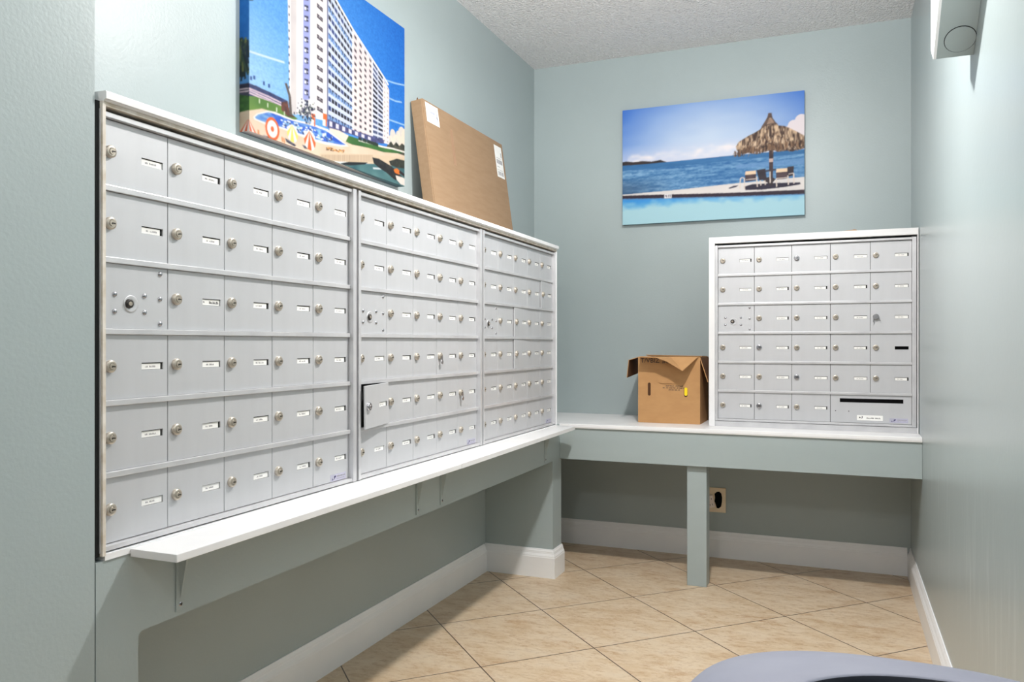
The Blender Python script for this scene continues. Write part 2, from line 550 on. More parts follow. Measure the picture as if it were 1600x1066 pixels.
def card_mesh(rng, style=0):
    m = MB()
    x1 = SL[1] - (0.0010 if style else rng.choice([0.0008, 0.0020, 0.0045, 0.0055]))
    x0 = SL[0] + 0.0008
    zt = SL[3] - rng.uniform(0.0012, 0.0022)
    m.box(x0, x1, 0.0022, 0.0030, SL[2] + 0.0006, zt, 0)
    zc = (SL[2] + zt) / 2
    if style == 1:
        strokes(m, x0 + 0.020, x1 - 0.002, 0.0022, zc - 0.0028, zc + 0.0026, rng, 2, words=(9, 9))
        strokes(m, x0 + 0.003, x0 + 0.008, 0.0022, zc - 0.001, zc + 0.0026, rng, 1)
    else:
        a = x0 + rng.uniform(0.008, 0.012)
        strokes(m, a, a + 0.0065, 0.0022, zc - 0.0017, zc + 0.0017, rng, 1, words=(9, 9))
        strokes(m, a + 0.0095, min(x1 - 0.004, a + rng.uniform(0.019, 0.028)), 0.0022, zc - 0.0017, zc + 0.0017, rng, 1, words=(9, 9))
    return m.mesh('name_card', [M_CARD, M_INK, M_INKDARK])

def sticker_mesh():
    m = MB()
    m.box(0.0717, 0.1405, -0.0004, 0.0, 0.0012, 0.0190, 0)
    y = -0.0004
    m.prism([(0.0775, 0.0045), (0.0845, 0.0045), (0.0855, 0.0065), (0.0808, 0.0065), (0.0815, 0.0115)], 1, y - 0.0001, y, 1)
    m.prism([(0.0870, 0.0060), (0.0890, 0.0060), (0.0905, 0.0095), (0.0950, 0.0110), (0.0965, 0.0150), (0.0885, 0.0150), (0.0878, 0.0118)], 1, y - 0.0001, y, 1)
    r = random.Random(5)
    strokes(m, 0.1000, 0.1370, y, 0.0105, 0.0145, r, 2, words=(20, 20))
    strokes(m, 0.1000, 0.1340, y, 0.0055, 0.0075, r, 2, words=(6, 8))
    return m.mesh('maker_sticker', [M_LILAC, M_NAVYINK, M_INK])
ME_STICKER = sticker_mesh()

def latch_mesh():
    m = MB()
    m.box(-0.0035, 0.0035, -0.0104, -0.0092, -0.020, -0.002, 0)
    m.lathe_y(0, -0.020, [(0.0070, -0.0092), (0.0070, -0.0108), (0.0060, -0.0112)], 14, 0, True)
    return m.mesh('lock_cover', [M_RIVET])
ME_LATCH = latch_mesh()
def keys_mesh():
    m = MB()
    m.lathe_y(0, 0, [(0.0118, -0.0086), (0.0118, -0.0105), (0.0100, -0.0112)], 18, 0, True)
    m.prism([(-0.010, -0.003), (-0.006, -0.003), (-0.0085, -0.024), (-0.0115, -0.024)], 1, -0.0115, -0.0090, 0)
    m.prism([(0.009, -0.006), (0.012, -0.008), (0.0185, -0.017), (0.0160, -0.019)], 1, -0.0115, -0.0090, 0)
    return m.mesh('key_tab', [M_KEY])
ME_KEYS = keys_mesh()

def make_unit(label, loc, rz, group, seed, ajar=None, proud=(), covers=(), right=False):
    rng = random.Random(seed)
    t = thing('mailbox_unit', label, 'mailbox', loc, rz, group)
    link('cabinet_body', ME_CAB, t)
    link('frame', ME_FRAME, t)
    for r in range(5):
        link('rail', ME_RAIL, t, (0, 0, V0 + PITCH * r + DH))
    for r in range(6):
        for c in range(5):
            if right and r == 0 and c == 4:
                continue
            me, w, lab = ME_DOOR, DW, None
            kind = 'std'
            if r == 3 and c == 0:
                me, kind, lab = ME_DOOR_PLAIN, 'carrier', 'riveted carrier door with a dark round lock'
            elif right and r == 0 and c == 3:
                me, w, kind, lab = ME_DOOR_WIDE, 2 * DW, 'wide', 'double-width outgoing mail door with a long black slot'
            elif right and r == 2 and c == 4:
                me, kind, lab = ME_DOOR_BLACK, 'black', 'door with an empty black name slot'
            u, v = U0 + DW * c, V0 + PITCH * r
            ang, roll, dy = 0.0, 0.0, rng.uniform(-0.0003, 0.0003)
            if ajar == (r, c):
                ang, roll, lab = math.radians(7.0), math.radians(-1.2), 'door standing ajar and sagging'
                dy = -0.008
            elif (r, c) in proud:
                ang, dy = math.radians(1.5), -0.0012
            M = Matrix.Rotation(ang, 3, 'Z') @ Matrix.Rotation(roll, 3, 'Y')
            hinge = Vector((u + w, DY + dy, v))
            d = link('door', me, t, hinge + M @ Vector((-w, 0, 0)), M.to_euler())
            if lab:
                tag(d, lab)
            if kind == 'carrier':
                link('lock_rosette', ME_ROSETTE, d, (0.0620, 0, 0.0460))
                link('carrier_lock', ME_CLOCK, d, (0.0620, 0, 0.0460))
                for x, z in RIVETS:
                    link('rivet', ME_RIVET, d, (x, 0, z))
                continue
            if kind == 'wide':
                m = MB()
                m.box(0.103, 0.2015, -0.0004, 0.0, 0.0115, 0.0330, 0)
                rr = random.Random(8)
                strokes(m, 0.140, 0.196, -0.0004, 0.0185, 0.0243, rr, 2, words=(8, 9))
                m.prism([(0.110, 0.021), (0.114, 0.027), (0.118, 0.023), (0.114, 0.0205)], 1, -0.0006, -0.0004, 2)
                m.prism([(0.117, 0.0195), (0.124, 0.0195), (0.1255, 0.0285), (0.119, 0.0285), (0.1225, 0.026), (0.1215, 0.022)], 1, -0.0006, -0.0004, 2)
                m.build('mail_label', [M_CARD, M_INK, M_INKDARK], d)
                m = MB()
                m.disc_y(0.0204, -0.0003, 0.0486, 0.0022, 12)
                m.disc_y(0.0716, -0.0003, 0.0480, 0.0022, 12)
                m.build('screw_hole', M_INKDARK, d)
                st = link('maker_sticker', ME_STICKER, d, (DW, 0, 0.0045))
                continue
            lk = ME_LOCK2 if (right and (r, c) in ((5, 2), (2, 1), (0, 1), (1, 2))) or ajar == (r, c) else ME_LOCK
            link('lock', lk, d, (LOCK_X, 0, LOCK_Z), (0, rng.uniform(-0.15, 0.15), 0))
            if (r, c) in covers:
                link('key_tab' if right else 'lock_cover', ME_KEYS if right else ME_LATCH, d, (LOCK_X, 0, LOCK_Z))
            if kind == 'std':
                style = 1 if (seed == 1 and (r, c) == (3, 1)) else 0
                link('name_card', card_mesh(rng, style), d)
            if not right and r == 0 and c == 4:
                link('maker_sticker', ME_STICKER, d)
    return t

GL = 'aluminium mailbox units along the left wall'
Y1 = -2.9988 - U0
make_unit('nearest and largest-looking aluminium mailbox unit, below the painted tower picture', (XF, Y1, 0.681), math.pi / 2, GL, 1)
make_unit('middle of the three left-wall mailbox units, one door standing ajar', (XF, Y1 + 0.8093, 0.681), math.pi / 2, GL, 2, ajar=(1, 0), covers=((2, 3), (1, 4)))
make_unit('farthest left-wall mailbox unit, ending near the back corner above the shelf tip', (XF, Y1 + 2 * 0.8093, 0.681), math.pi / 2, GL, 3, proud=((3, 2), (2, 2), (4, 4)))

# ------------------------------------------------------------------ counter along the back wall
ZS, YC = 0.683, -0.545
t = thing('counter', 'white-topped sage counter across the back wall on one square post', 'counter', (1.07, -0.27, 0.0))
def part(mb, name, mats, root):
    o = mb.build(name, mats)
    o.parent = root
    o.matrix_parent_inverse = Matrix.Translation(-root.location) if not any(root.rotation_euler) else root.matrix_basis.inverted()
    return o
b = MB()
top = [(XF + 0.0006, YC), (W - 0.0008, YC), (W - 0.0008, -0.0005), (0.0005, -0.0005), (0.0005, YP1 + 0.0005), (XF + 0.0006, YP1 + 0.0005)]
b.prism(top, 2, ZS - 0.019, ZS)
b.prism([(YC, ZS - 0.019), (YC - 0.004, ZS - 0.0185), (YC - 0.005, ZS - 0.012), (YC - 0.0035, ZS - 0.002), (YC, ZS)], 0, XF + 0.0006, W - 0.0008)
part(b, 'countertop', M_SHELF, t)
b = MB(); b.box(XF + 0.0006, W - 0.0008, YC + 0.003, YC + 0.021, 0.521, ZS - 0.019); part(b, 'apron', M_WOODPAINT, t)
b = MB(); b.chamfer_box(0.905, 0.9885, -0.5225, -0.440, 0.0, ZS - 0.0192, 0.002); part(b, 'post', M_WOODPAINT, t)

# ------------------------------------------------------------------ right mailbox unit in its white casing
YB = -0.400
ru = make_unit('aluminium mailbox unit in a white casing on the back counter, with a black outgoing slot', (0.9993, YB, 0.7045), 0.0, None, 4, covers=((3, 4),), right=True)
m = MB()
x0, x1, z0, z1 = 0.9812 - 0.9993, 1.8128 - 0.9993, ZS - 0.7045 + 0.0004, 1.5173 - 0.7045
yf, yb = -0.010, 0.395
m.chamfer_box(x0, x0 + 0.0255, yf, yb, z0, z1, 0.0012)
m.chamfer_box(x0 + 0.0255, x1 - 0.0042, yf, yb, z1 - 0.0275, z1, 0.0012)
m.chamfer_box(x1 - 0.0042, x1, yf, yb, z0, z1, 0.0008)
m.build('casing', M_SHELF, ru)
m = MB(); m.box(x0 + 0.0255, x1 - 0.0042, 0.001, 0.05, z0, 0.0012); m.build('sill_strip', M_FRAME, ru)
m = MB()
k = z1
m.prism([(0.530, k), (0.585, k), (0.583, k + 0.004), (0.572, k + 0.0055), (0.566, k + 0.0035), (0.548, k + 0.002)], 1, -0.008, 0.012)
tag(m.build('bare_wood_chip', M_WOODCHIP, ru), 'splinter of bare tan wood on the casing top')

# ------------------------------------------------------------------ shelf boards under the left bank
def bracket_mesh():
    """pressed shelf bracket: wall leg, arm under the board, folded web; x out from the wall, z up"""
    m = MB()
    m.box(0.0, 0.0022, -0.011, 0.011, -0.134, 0.0)
    m.box(0.0, 0.030, -0.009, 0.009, -0.0022, 0.0)
    P = lambda x, y, z: (x, y, z)
    for s in (-1, 1):       # pressed rib: wide and proud at the top, dying out at the screw
        m.face([P(0.0018, s * 0.0095, -0.0022), P(0.026, s * 0.0030, -0.0022), P(0.0030, s * 0.0012, -0.108), P(0.0018, s * 0.0030, -0.112)])
    m.face([P(0.026, -0.0030, -0.0022), P(0.026, 0.0030, -0.0022), P(0.0030, 0.0012, -0.108), P(0.0030, -0.0012, -0.108)])
    return m.mesh('bracket', [M_WOODPAINT])
ME_BRACKET = bracket_mesh()
def screw():
    m = MB()
    ring = [(0.0022, 0.0046 * math.cos(a), -0.121 + 0.0046 * math.sin(a)) for a in (2 * math.pi * i / 12 for i in range(12))]
    top_ = [(0.0038, 0.0030 * math.cos(a), -0.121 + 0.0030 * math.sin(a)) for a in (2 * math.pi * i / 12 for i in range(12))]
    for i in range(12):
        j = (i + 1) % 12
        m.face([ring[i], ring[j], top_[j], top_[i]], 0, True)
    m.face(top_, 1)
    return m.mesh('screw', [M_RIVET, M_KEYWAY])
ME_SCREW = screw()

def shelf(label, y0, y1, ys, far=None):
    t = thing('shelf', label, 'shelf', (XF, (y0 + y1) / 2, 0.664), 0, 'white shelf boards under the left mailboxes')
    m = MB()
    ym = (y0 + y1) / 2
    if far:             # this board narrows a little towards its far end
        m.prism([(0.0028, y0 - ym), (0.1125, y0 - ym), (far[0] - XF, far[1] - ym), (far[0] - XF - 0.006, far[1] + 0.004 - ym), (0.0028, y1 - ym)], 2, 0.0, 0.0145)
    else:
        m.chamfer_box(0.0028, 0.1125, y0 - ym, y1 - ym, 0.0, 0.0145, 0.0012)
    m.build('board', M_SHELF, t)
    for y in ys:
        o = link('bracket', ME_BRACKET, t, (0.0004, y - (y0 + y1) / 2, -0.0002))
        link('screw', ME_SCREW, o)
shelf('near white shelf board under the left mailboxes, its cut end nearest the camera', -2.949, -1.8035, (-2.829, -1.880))
shelf('far white shelf board under the left mailboxes, reaching the end pillar and counter', -1.8025, -0.598, (-1.721, -0.739), (0.4255, -0.612))

# ------------------------------------------------------------------ cardboard carton on the counter
cx0, cx1, cy0, cy1, cz0, cz1 = 0.653, 0.936, -0.366, -0.120, ZS + 0.0003, 0.986
t = thing('cardboard_carton', 'open brown cardboard carton on the counter left of the white-cased mailboxes', 'box', ((cx0 + cx1) / 2, (cy0 + cy1) / 2, ZS))
b = MB()
th = 0.004
b.box(cx0, cx1, cy0, cy1, cz0, cz0 + th)
b.box(cx0, cx1, cy0, cy0 + th, cz0 + th, cz1)
b.box(cx0, cx1, cy1 - th, cy1, cz0 + th, cz1)
b.box(cx0, cx0 + th, cy0 + th, cy1 - th, cz0 + th, cz1)
b.box(cx1 - th, cx1, cy0 + th, cy1 - th, cz0 + th, cz1)
part(b, 'body', M_KRAFT, t)
def sheet(name, P, mats, root, t_=0.0035):
    """bent cardboard sheet: rows of points, given thickness along its normal"""
    m = MB()
    n = (Vector(P[0][1]) - Vector(P[0][0])).cross(Vector(P[-1][0]) - Vector(P[0][0])).normalized() * t_
    top_ = [[Vector(p) + n * 0.5 for p in r] for r in P]
    bot = [[Vector(p) - n * 0.5 for p in r] for r in P]
    R, C = len(P), len(P[0])
    for i in range(R - 1):
        for j in range(C - 1):
            m.face([top_[i][j], top_[i][j + 1], top_[i + 1][j + 1], top_[i + 1][j]], 0)
            m.face([bot[i][j], bot[i + 1][j], bot[i + 1][j + 1], bot[i][j + 1]], 1)
    edge = [(0, j) for j in range(C)] + [(i, C - 1) for i in range(1, R)] + [(R - 1, j) for j in range(C - 2, -1, -1)] + [(i, 0) for i in range(R - 2, 0, -1)]
    for k in range(len(edge)):
        a, c = edge[k], edge[(k + 1) % len(edge)]
        m.face([top_[a[0]][a[1]], top_[c[0]][c[1]], bot[c[0]][c[1]], bot[a[0]][a[1]]], 0)
    return part(m, name, mats, root)
hz = cz1 + 0.001
sheet('flap', [[(0.662, cy0 + 0.002, hz), (0.735, cy0 + 0.002, hz), (0.80, cy0 + 0.002, hz), (0.87, cy0 + 0.002, hz), (0.930, cy0 + 0.002, hz)],
               [(0.678, cy0 - 0.07, hz + 0.0005), (0.750, cy0 - 0.070, hz - 0.0015), (0.80, cy0 - 0.076, hz - 0.018), (0.872, cy0 - 0.080, hz - 0.060), (0.921, cy0 - 0.012, hz - 0.006)]], [M_KRAFT, M_KRAFT], t, 0.003)
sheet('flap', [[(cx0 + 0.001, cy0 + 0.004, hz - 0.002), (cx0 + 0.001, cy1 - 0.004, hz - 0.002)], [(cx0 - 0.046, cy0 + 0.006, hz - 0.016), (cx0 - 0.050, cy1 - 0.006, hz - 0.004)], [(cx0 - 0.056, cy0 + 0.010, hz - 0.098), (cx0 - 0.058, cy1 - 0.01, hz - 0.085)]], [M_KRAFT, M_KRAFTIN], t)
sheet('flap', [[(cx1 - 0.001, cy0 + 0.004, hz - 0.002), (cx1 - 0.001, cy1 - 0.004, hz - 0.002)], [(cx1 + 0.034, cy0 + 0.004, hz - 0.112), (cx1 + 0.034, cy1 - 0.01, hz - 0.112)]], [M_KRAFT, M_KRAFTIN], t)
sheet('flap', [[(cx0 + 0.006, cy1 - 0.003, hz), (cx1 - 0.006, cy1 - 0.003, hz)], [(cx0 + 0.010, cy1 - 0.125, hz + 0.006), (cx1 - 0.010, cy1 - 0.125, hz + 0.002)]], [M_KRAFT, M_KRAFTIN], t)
def capsule(m, x0, x1, z0, z1, y, mat=0):
    r = min(x1 - x0, z1 - z0) / 2
    pts = []
    for cx_, cz_, a0 in ((x1 - r, z1 - r, 0), (x0 + r, z1 - r, 90), (x0 + r, z0 + r, 180), (x1 - r, z0 + r, 270)):
        for k in range(5):
            a = math.radians(a0 + k * 22.5)
            pts.append((cx_ + r * math.cos(a), cz_ + r * math.sin(a)))
    m.prism(pts, 1, y, y + 0.0006, mat)
b = MB(); capsule(b, 0.6985, 0.7115, 0.808, 0.868, cy0 - 0.0006); part(b, 'hand_hole', M_HOLE, t)
b = MB(); capsule(b, 0.864, 0.8805, 0.806, 0.846, cy0 - 0.0006); capsule(b, 0.8660, 0.8795, 0.811, 0.849, cy0 - 0.0014, 1); tag(part(b, 'hand_hole', [M_HOLE, M_YELLOW], t), 'hand hole with a yellow tag poking out')
b = MB(); capsule(b, 0.747, 0.829, 0.866, 0.894, cy0 - 0.0040); part(b, 'pressed_handle', M_KRAFT, t)
b = MB()
rr = random.Random(21)
y = cy0 - 0.0003
strokes(b, 0.782, 0.862, y, 0.8520, 0.8575, rr, 0)
strokes(b, 0.768, 0.876, y, 0.8430, 0.8485, rr, 0)
strokes(b, 0.794, 0.846, y, 0.8340, 0.8395, rr, 0)
part(b, 'printed_text', M_INKDARK, t)

def letters(txt, size, mat, name, parent, loc, rot):
    cu = bpy.data.curves.new(name, 'FONT')
    cu.body = txt
    cu.size = size
    cu.extrude = 0.0001
    cu.resolution_u = 2
    tmp = bpy.data.objects.new(name + '_curve', cu)
    COL.objects.link(tmp)
    dg = bpy.context.evaluated_depsgraph_get()
    me = bpy.data.meshes.new_from_object(tmp.evaluated_get(dg))
    bpy.data.objects.remove(tmp)
    bpy.data.curves.remove(cu)
    me.name = name
    me.materials.clear()
    me.materials.append(mat)
    return link(name, me, parent, loc, rot)
ox, oy = t.location.x, t.location.y
letters('T/VBIZ', 0.030, M_INKDARK, 'printed_code', t, (0.664 - ox, cy0 - 0.0003 - oy, 0.960 - ZS), (math.pi / 2, 0, 0))
letters('#USL', 0.026, M_INKDARK, 'printed_code', t, (0.765 - ox, cy0 - 0.0003 - oy, 0.958 - ZS), (math.pi / 2, 0, 0))

# ------------------------------------------------------------------ flat carton leaning on the wall above the bank
tilt = math.atan(0.1400)
t = thing('flat_cardboard_box', 'flat tan cardboard box leaning against the left wall on top of the mailboxes', 'box', (0.0715, -0.954, 1.4895))
t.rotation_euler = (0, -tilt, 0)
TB, HB, LB = 0.0455, 0.487, 0.391
b = MB(); b.chamfer_box(0.0, TB, -LB, LB, 0.0, HB, 0.0016); b.build('body', M_KRAFT2, t)
b = MB(); b.box(TB, TB + 0.0022, -LB + 0.004, LB - 0.002, 0.001, HB + 0.0016); b.build('front_panel', M_KRAFT2, t)
b = MB(); b.prism([(-LB + 0.002, HB - 0.004), (-LB + 0.016, HB - 0.001), (-LB + 0.012, HB + 0.012), (-LB + 0.006, HB + 0.006)], 0, 0.024, 0.0265); b.build('torn_corner', M_KRAFTIN, t)
b = MB(); b.box(TB + 0.0022, TB + 0.0025, -0.170, -0.148, 0.275, 0.425); b.build('tape_strip', M_TAPE, t)
yt = TB + 0.0022
def on_face(m):          # strokes are drawn facing -y; turn them to face +x
    return [(-p[1], p[0], p[2]) for p in m.v]
b = MB()
b.box(-0.366, -0.262, -0.0004, 0.0, 0.405, 0.482, 0)
rr = random.Random(3)
strokes(b, -0.352, -0.288, -0.0004, 0.444, 0.456, rr, 1, words=(8, 8))
strokes(b, -0.340, -0.296, -0.0004, 0.434, 0.439, rr, 1)
b.box(-0.280, -0.275, -0.0006, -0.0004, 0.415, 0.470, 2)
b.box(-0.281, -0.274, -0.0006, -0.0004, 0.432, 0.442, 3)
b.v = on_face(b)
b.build('shipping_label', [M_CARD, M_INKBLUE, M_INKBLUE, M_NAVYINK], t, (yt, 0, 0))
b = MB()
b.box(0.286, 0.370, -0.0004, 0.0, 0.318, 0.468, 0)
x = 0.297
for k in range(22):
    w = rr.choice([0.0012, 0.0022, 0.003])
    b.box(x, x + w, -0.0006, -0.0004, 0.382, 0.402, 1)
    if k % 6:
        b.box(x + 0.0006, x + 0.0006 + w, -0.0006, -0.0004, 0.328, 0.346, 1)
    x += w + rr.choice([0.0008, 0.0014])
    if x > 0.360:
        break
strokes(b, 0.296, 0.350, -0.0004, 0.408, 0.411, rr, 1)
strokes(b, 0.296, 0.330, -0.0004, 0.366, 0.370, rr, 1)
strokes(b, 0.296, 0.360, -0.0004, 0.352, 0.355, rr, 1)
b.box(0.354, 0.361, -0.0006, -0.0004, 0.418, 0.440, 1)
b.v = on_face(b)
b.build('shipping_label', [M_CARD, M_INK], t, (yt, 0, 0))

# ------------------------------------------------------------------ broken outlet under the counter
t = thing('wall_outlet', 'broken ivory outlet with a black hole, low on the back wall by the post', 'outlet', (0.963, 0.0, 0.28))
b = MB(); b.chamfer_box(-0.0395, 0.0395, -0.007, -0.0004, -0.060, 0.060, 0.0015); b.build('cover_plate', M_IVORY, t)
hole = [(-0.014, 0.030), (-0.004, 0.040), (0.008, 0.042), (0.018, 0.034), (0.022, 0.015), (0.021, -0.010), (0.017, -0.030), (0.006, -0.040), (-0.004, -0.038), (-0.008, -0.022), (-0.014, -0.006), (-0.012, 0.012)]
b = MB(); b.prism(hole, 1, -0.0082, -0.0068); b.build('hole', M_BLACK, t)
b = MB(); b.chamfer_box(-0.017, 0.017, -0.007, 0.007, -0.030, 0.030, 0.003)
for z in (-0.014, 0.014):
    for x in (-0.006, 0.006):
        b.box(x - 0.0011, x + 0.0011, -0.0075, -0.0070, z - 0.004, z + 0.004, 1)
tag(b.build('receptacle', [M_IVORY2, M_KEYWAY], t, (-0.033, -0.0165, -0.008), (0, -0.22, 0.35)), 'loose receptacle pulled out of the plate')

# ------------------------------------------------------------------ sloped box on the right wall
t = thing('wall_box', 'sage painted box with a sloped underside and round cover, high on right wall', 'box', (W, -1.834, 1.7406))
prof = [(0.0, 0.0), (0.052, 0.040), (0.044, 0.45), (-0.36, 0.45), (-0.36, 0.283)]
b = MB(); b.prism(prof, 0, -0.0800, -0.0004); b.build('body', M_WOODPAINT, t)
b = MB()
b.prism([(0.0, 0.0), (0.054, 0.041), (0.046, 0.452), (-0.362, 0.452), (-0.362, 0.282)], 0, -0.0865, -0.0800); b.build('white_face', M_TRIM, t)  # white layer over the side that faces the room
sl = math.atan2(0.283, -0.36)
b = MB()
n = 28
cxl, csl, rl = -0.0330, 0.047, 0.0345
dirv = Vector((0, math.cos(sl), math.sin(sl)))
nrm = Vector((0, -0.283, -0.36)).normalized()
c0 = Vector((cxl, 0, 0)) + dirv * csl
ring = [c0 + Vector((1, 0, 0)) * rl * math.cos(a) + dirv * rl * 1.02 * math.sin(a) for a in (2 * math.pi * i / n for i in range(n))]
ring2 = [c0 + (p - c0) * 0.955 + nrm * 0.0016 for p in ring]
for i in range(n):
    j = (i + 1) % n
    b.face([ring[i], ring[j], ring2[j], ring2[i]], 1)
b.face(ring2, 0)
b.build('round_cover', [M_WOODPAINT, M_GAPSHADE_JOINT], t)

# ------------------------------------------------------------------ waste bin at the lower right
bx, by = 1.585, -3.190
t = thing('waste_bin', 'blue-grey plastic waste bin with an open domed lid, nearest the camera at lower right', 'bin', (bx, by, 0.0))
def sup(a, b_, n, z, ox=0.0, oy=0.0, N=72):
    out = []
    for i in range(N):
        th_ = 2 * math.pi * i / N
        c, s = math.cos(th_), math.sin(th_)
        out.append((ox + a * math.copysign(abs(c) ** (2 / n), c), oy + b_ * math.copysign(abs(s) ** (2 / n), s), z))
    return out
def loft(m, rings, mats=None):
    for k in range(len(rings) - 1):
        a, c = rings[k], rings[k + 1]
        for i in range(len(a)):
            j = (i + 1) % len(a)
            m.face([a[i], a[j], c[j], c[i]], mats[k] if mats else 0, True)
b = MB()
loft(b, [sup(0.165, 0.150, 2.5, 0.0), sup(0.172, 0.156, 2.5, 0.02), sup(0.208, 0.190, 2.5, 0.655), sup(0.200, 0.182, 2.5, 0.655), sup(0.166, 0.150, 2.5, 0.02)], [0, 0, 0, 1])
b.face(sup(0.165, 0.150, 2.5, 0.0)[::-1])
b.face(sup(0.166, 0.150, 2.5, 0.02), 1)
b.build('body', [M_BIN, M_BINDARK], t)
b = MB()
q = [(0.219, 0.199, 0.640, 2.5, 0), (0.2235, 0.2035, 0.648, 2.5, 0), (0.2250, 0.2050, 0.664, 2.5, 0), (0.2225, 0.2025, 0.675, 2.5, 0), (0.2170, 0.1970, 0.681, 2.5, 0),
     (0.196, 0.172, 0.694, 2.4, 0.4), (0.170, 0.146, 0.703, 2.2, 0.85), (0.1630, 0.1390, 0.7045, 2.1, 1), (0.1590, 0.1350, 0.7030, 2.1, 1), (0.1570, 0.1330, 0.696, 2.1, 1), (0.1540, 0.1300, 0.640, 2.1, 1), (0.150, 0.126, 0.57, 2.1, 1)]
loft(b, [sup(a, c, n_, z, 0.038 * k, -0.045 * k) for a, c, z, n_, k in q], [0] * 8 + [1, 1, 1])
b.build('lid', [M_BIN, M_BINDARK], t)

# ------------------------------------------------------------------ canvas prints
class Paint:
    """a small raster in canvas fractions (u across, v up), 8-bit style colours, turned into vertex colours"""
    def __init__(s, nu, nv, u0=0.0, ss=3, seed=1):
        s.nu, s.nv, s.u0, s.ss = nu, nv, u0, ss
        s.w, s.h = nu * ss, nv * ss
        s.U = u0 + (np.arange(s.w) + 0.5) / s.w * (1 - u0)
        s.V = (np.arange(s.h) + 0.5) / s.h
        s.A = np.zeros((s.h, s.w, 3))
        s.rng = np.random.RandomState(seed)
    def noise(s, cu, cv):
        """smooth value noise with cells of size cu x cv (fractions)"""
        gu, gv = int(1.2 / cu) + 3, int(1.0 / cv) + 3
        g = s.rng.rand(gv, gu)
        x, y = (s.U - s.u0) / cu, s.V / cv
        xi, yi = x.astype(int), y.astype(int)
        fx, fy = x - xi, y - yi
        fx, fy = fx * fx * (3 - 2 * fx), fy * fy * (3 - 2 * fy)
        a = g[np.ix_(yi, xi)] * (1 - fx) + g[np.ix_(yi, xi + 1)] * fx
        b = g[np.ix_(yi + 1, xi)] * (1 - fx) + g[np.ix_(yi + 1, xi + 1)] * fx
        return a * (1 - fy[:, None]) + b * fy[:, None]
    def mask(s, pts):
        p = np.array(pts, float)
        i0, i1 = np.searchsorted(s.U, [p[:, 0].min(), p[:, 0].max()])
        j0, j1 = np.searchsorted(s.V, [p[:, 1].min(), p[:, 1].max()])
        if i1 <= i0 or j1 <= j0:
            return None
        X, Y = np.meshgrid(s.U[i0:i1], s.V[j0:j1])
        m = np.zeros(X.shape, bool)
        for k in range(len(p)):
            (xa, ya), (xb, yb) = p[k], p[(k + 1) % len(p)]
            if ya == yb:
                continue
            c = ((ya > Y) != (yb > Y)) & (X < (xb - xa) * (Y - ya) / (yb - ya) + xa)
            m ^= c
        return slice(j0, j1), slice(i0, i1), m
    def poly(s, pts, c, c2=None, n=None, alpha=1.0):
        r = s.mask(pts)
        if r is None:
            return
        j, i, m = r
        c = np.array(c, float)
        if c2 is not None:
            t = n[j, i][m][:, None]
            c = c * (1 - t) + np.array(c2, float) * t
        s.A[j, i][m] = s.A[j, i][m] * (1 - alpha) + c * alpha
    def oval(s, c, ru, rv, col, a0=0, a1=360, **k):
        t = [math.radians(a0 + (a1 - a0) * q / 24) for q in range(25)]
        pts = [(c[0] + ru * math.cos(x), c[1] + rv * math.sin(x)) for x in t]
        if a1 - a0 < 360:
            pts.append(tuple(c))
        s.poly(pts, col, **k)
    def line(s, pts, w, col, **k):
        for (xa, ya), (xb, yb) in zip(pts, pts[1:]):
            d = math.hypot(xb - xa, yb - ya) + 1e-9
            ox, oy = -(yb - ya) / d * w / 2, (xb - xa) / d * w / 2
            s.poly([(xa + ox, ya + oy), (xb + ox, yb + oy), (xb - ox, yb - oy), (xa - ox, ya - oy)], col, **k)
    def grid(s, Q, nc, nr, fx, fy, col, x0=0.0, y0=0.0, alt=None):
        """window grid in a quad Q = bottom-left, bottom-right, top-right, top-left"""
        bl, br, tr, tl = [np.array(q, float) for q in Q]
        P = lambda a, b: (bl * (1 - a) + br * a) * (1 - b) + (tl * (1 - a) + tr * a) * b
        for r in range(nr):
            for c in range(nc):
                a, b = (c + x0) / nc, (r + y0) / nr
                da, db = fx / nc, fy / nr
                cc = col if alt is None or s.rng.rand() > 0.35 else alt
                s.poly([P(a, b), P(a + da, b), P(a + da, b + db), P(a, b + db)], cc)
    def colours(s):
        q = s.A.reshape(s.nv, s.ss, s.nu, s.ss, 3).mean(axis=(1, 3)) / 255.0
        q = np.clip(q, 0, 1)
        return np.where(q <= 0.04045, q / 12.92, ((q + 0.055) / 1.055) ** 2.4)

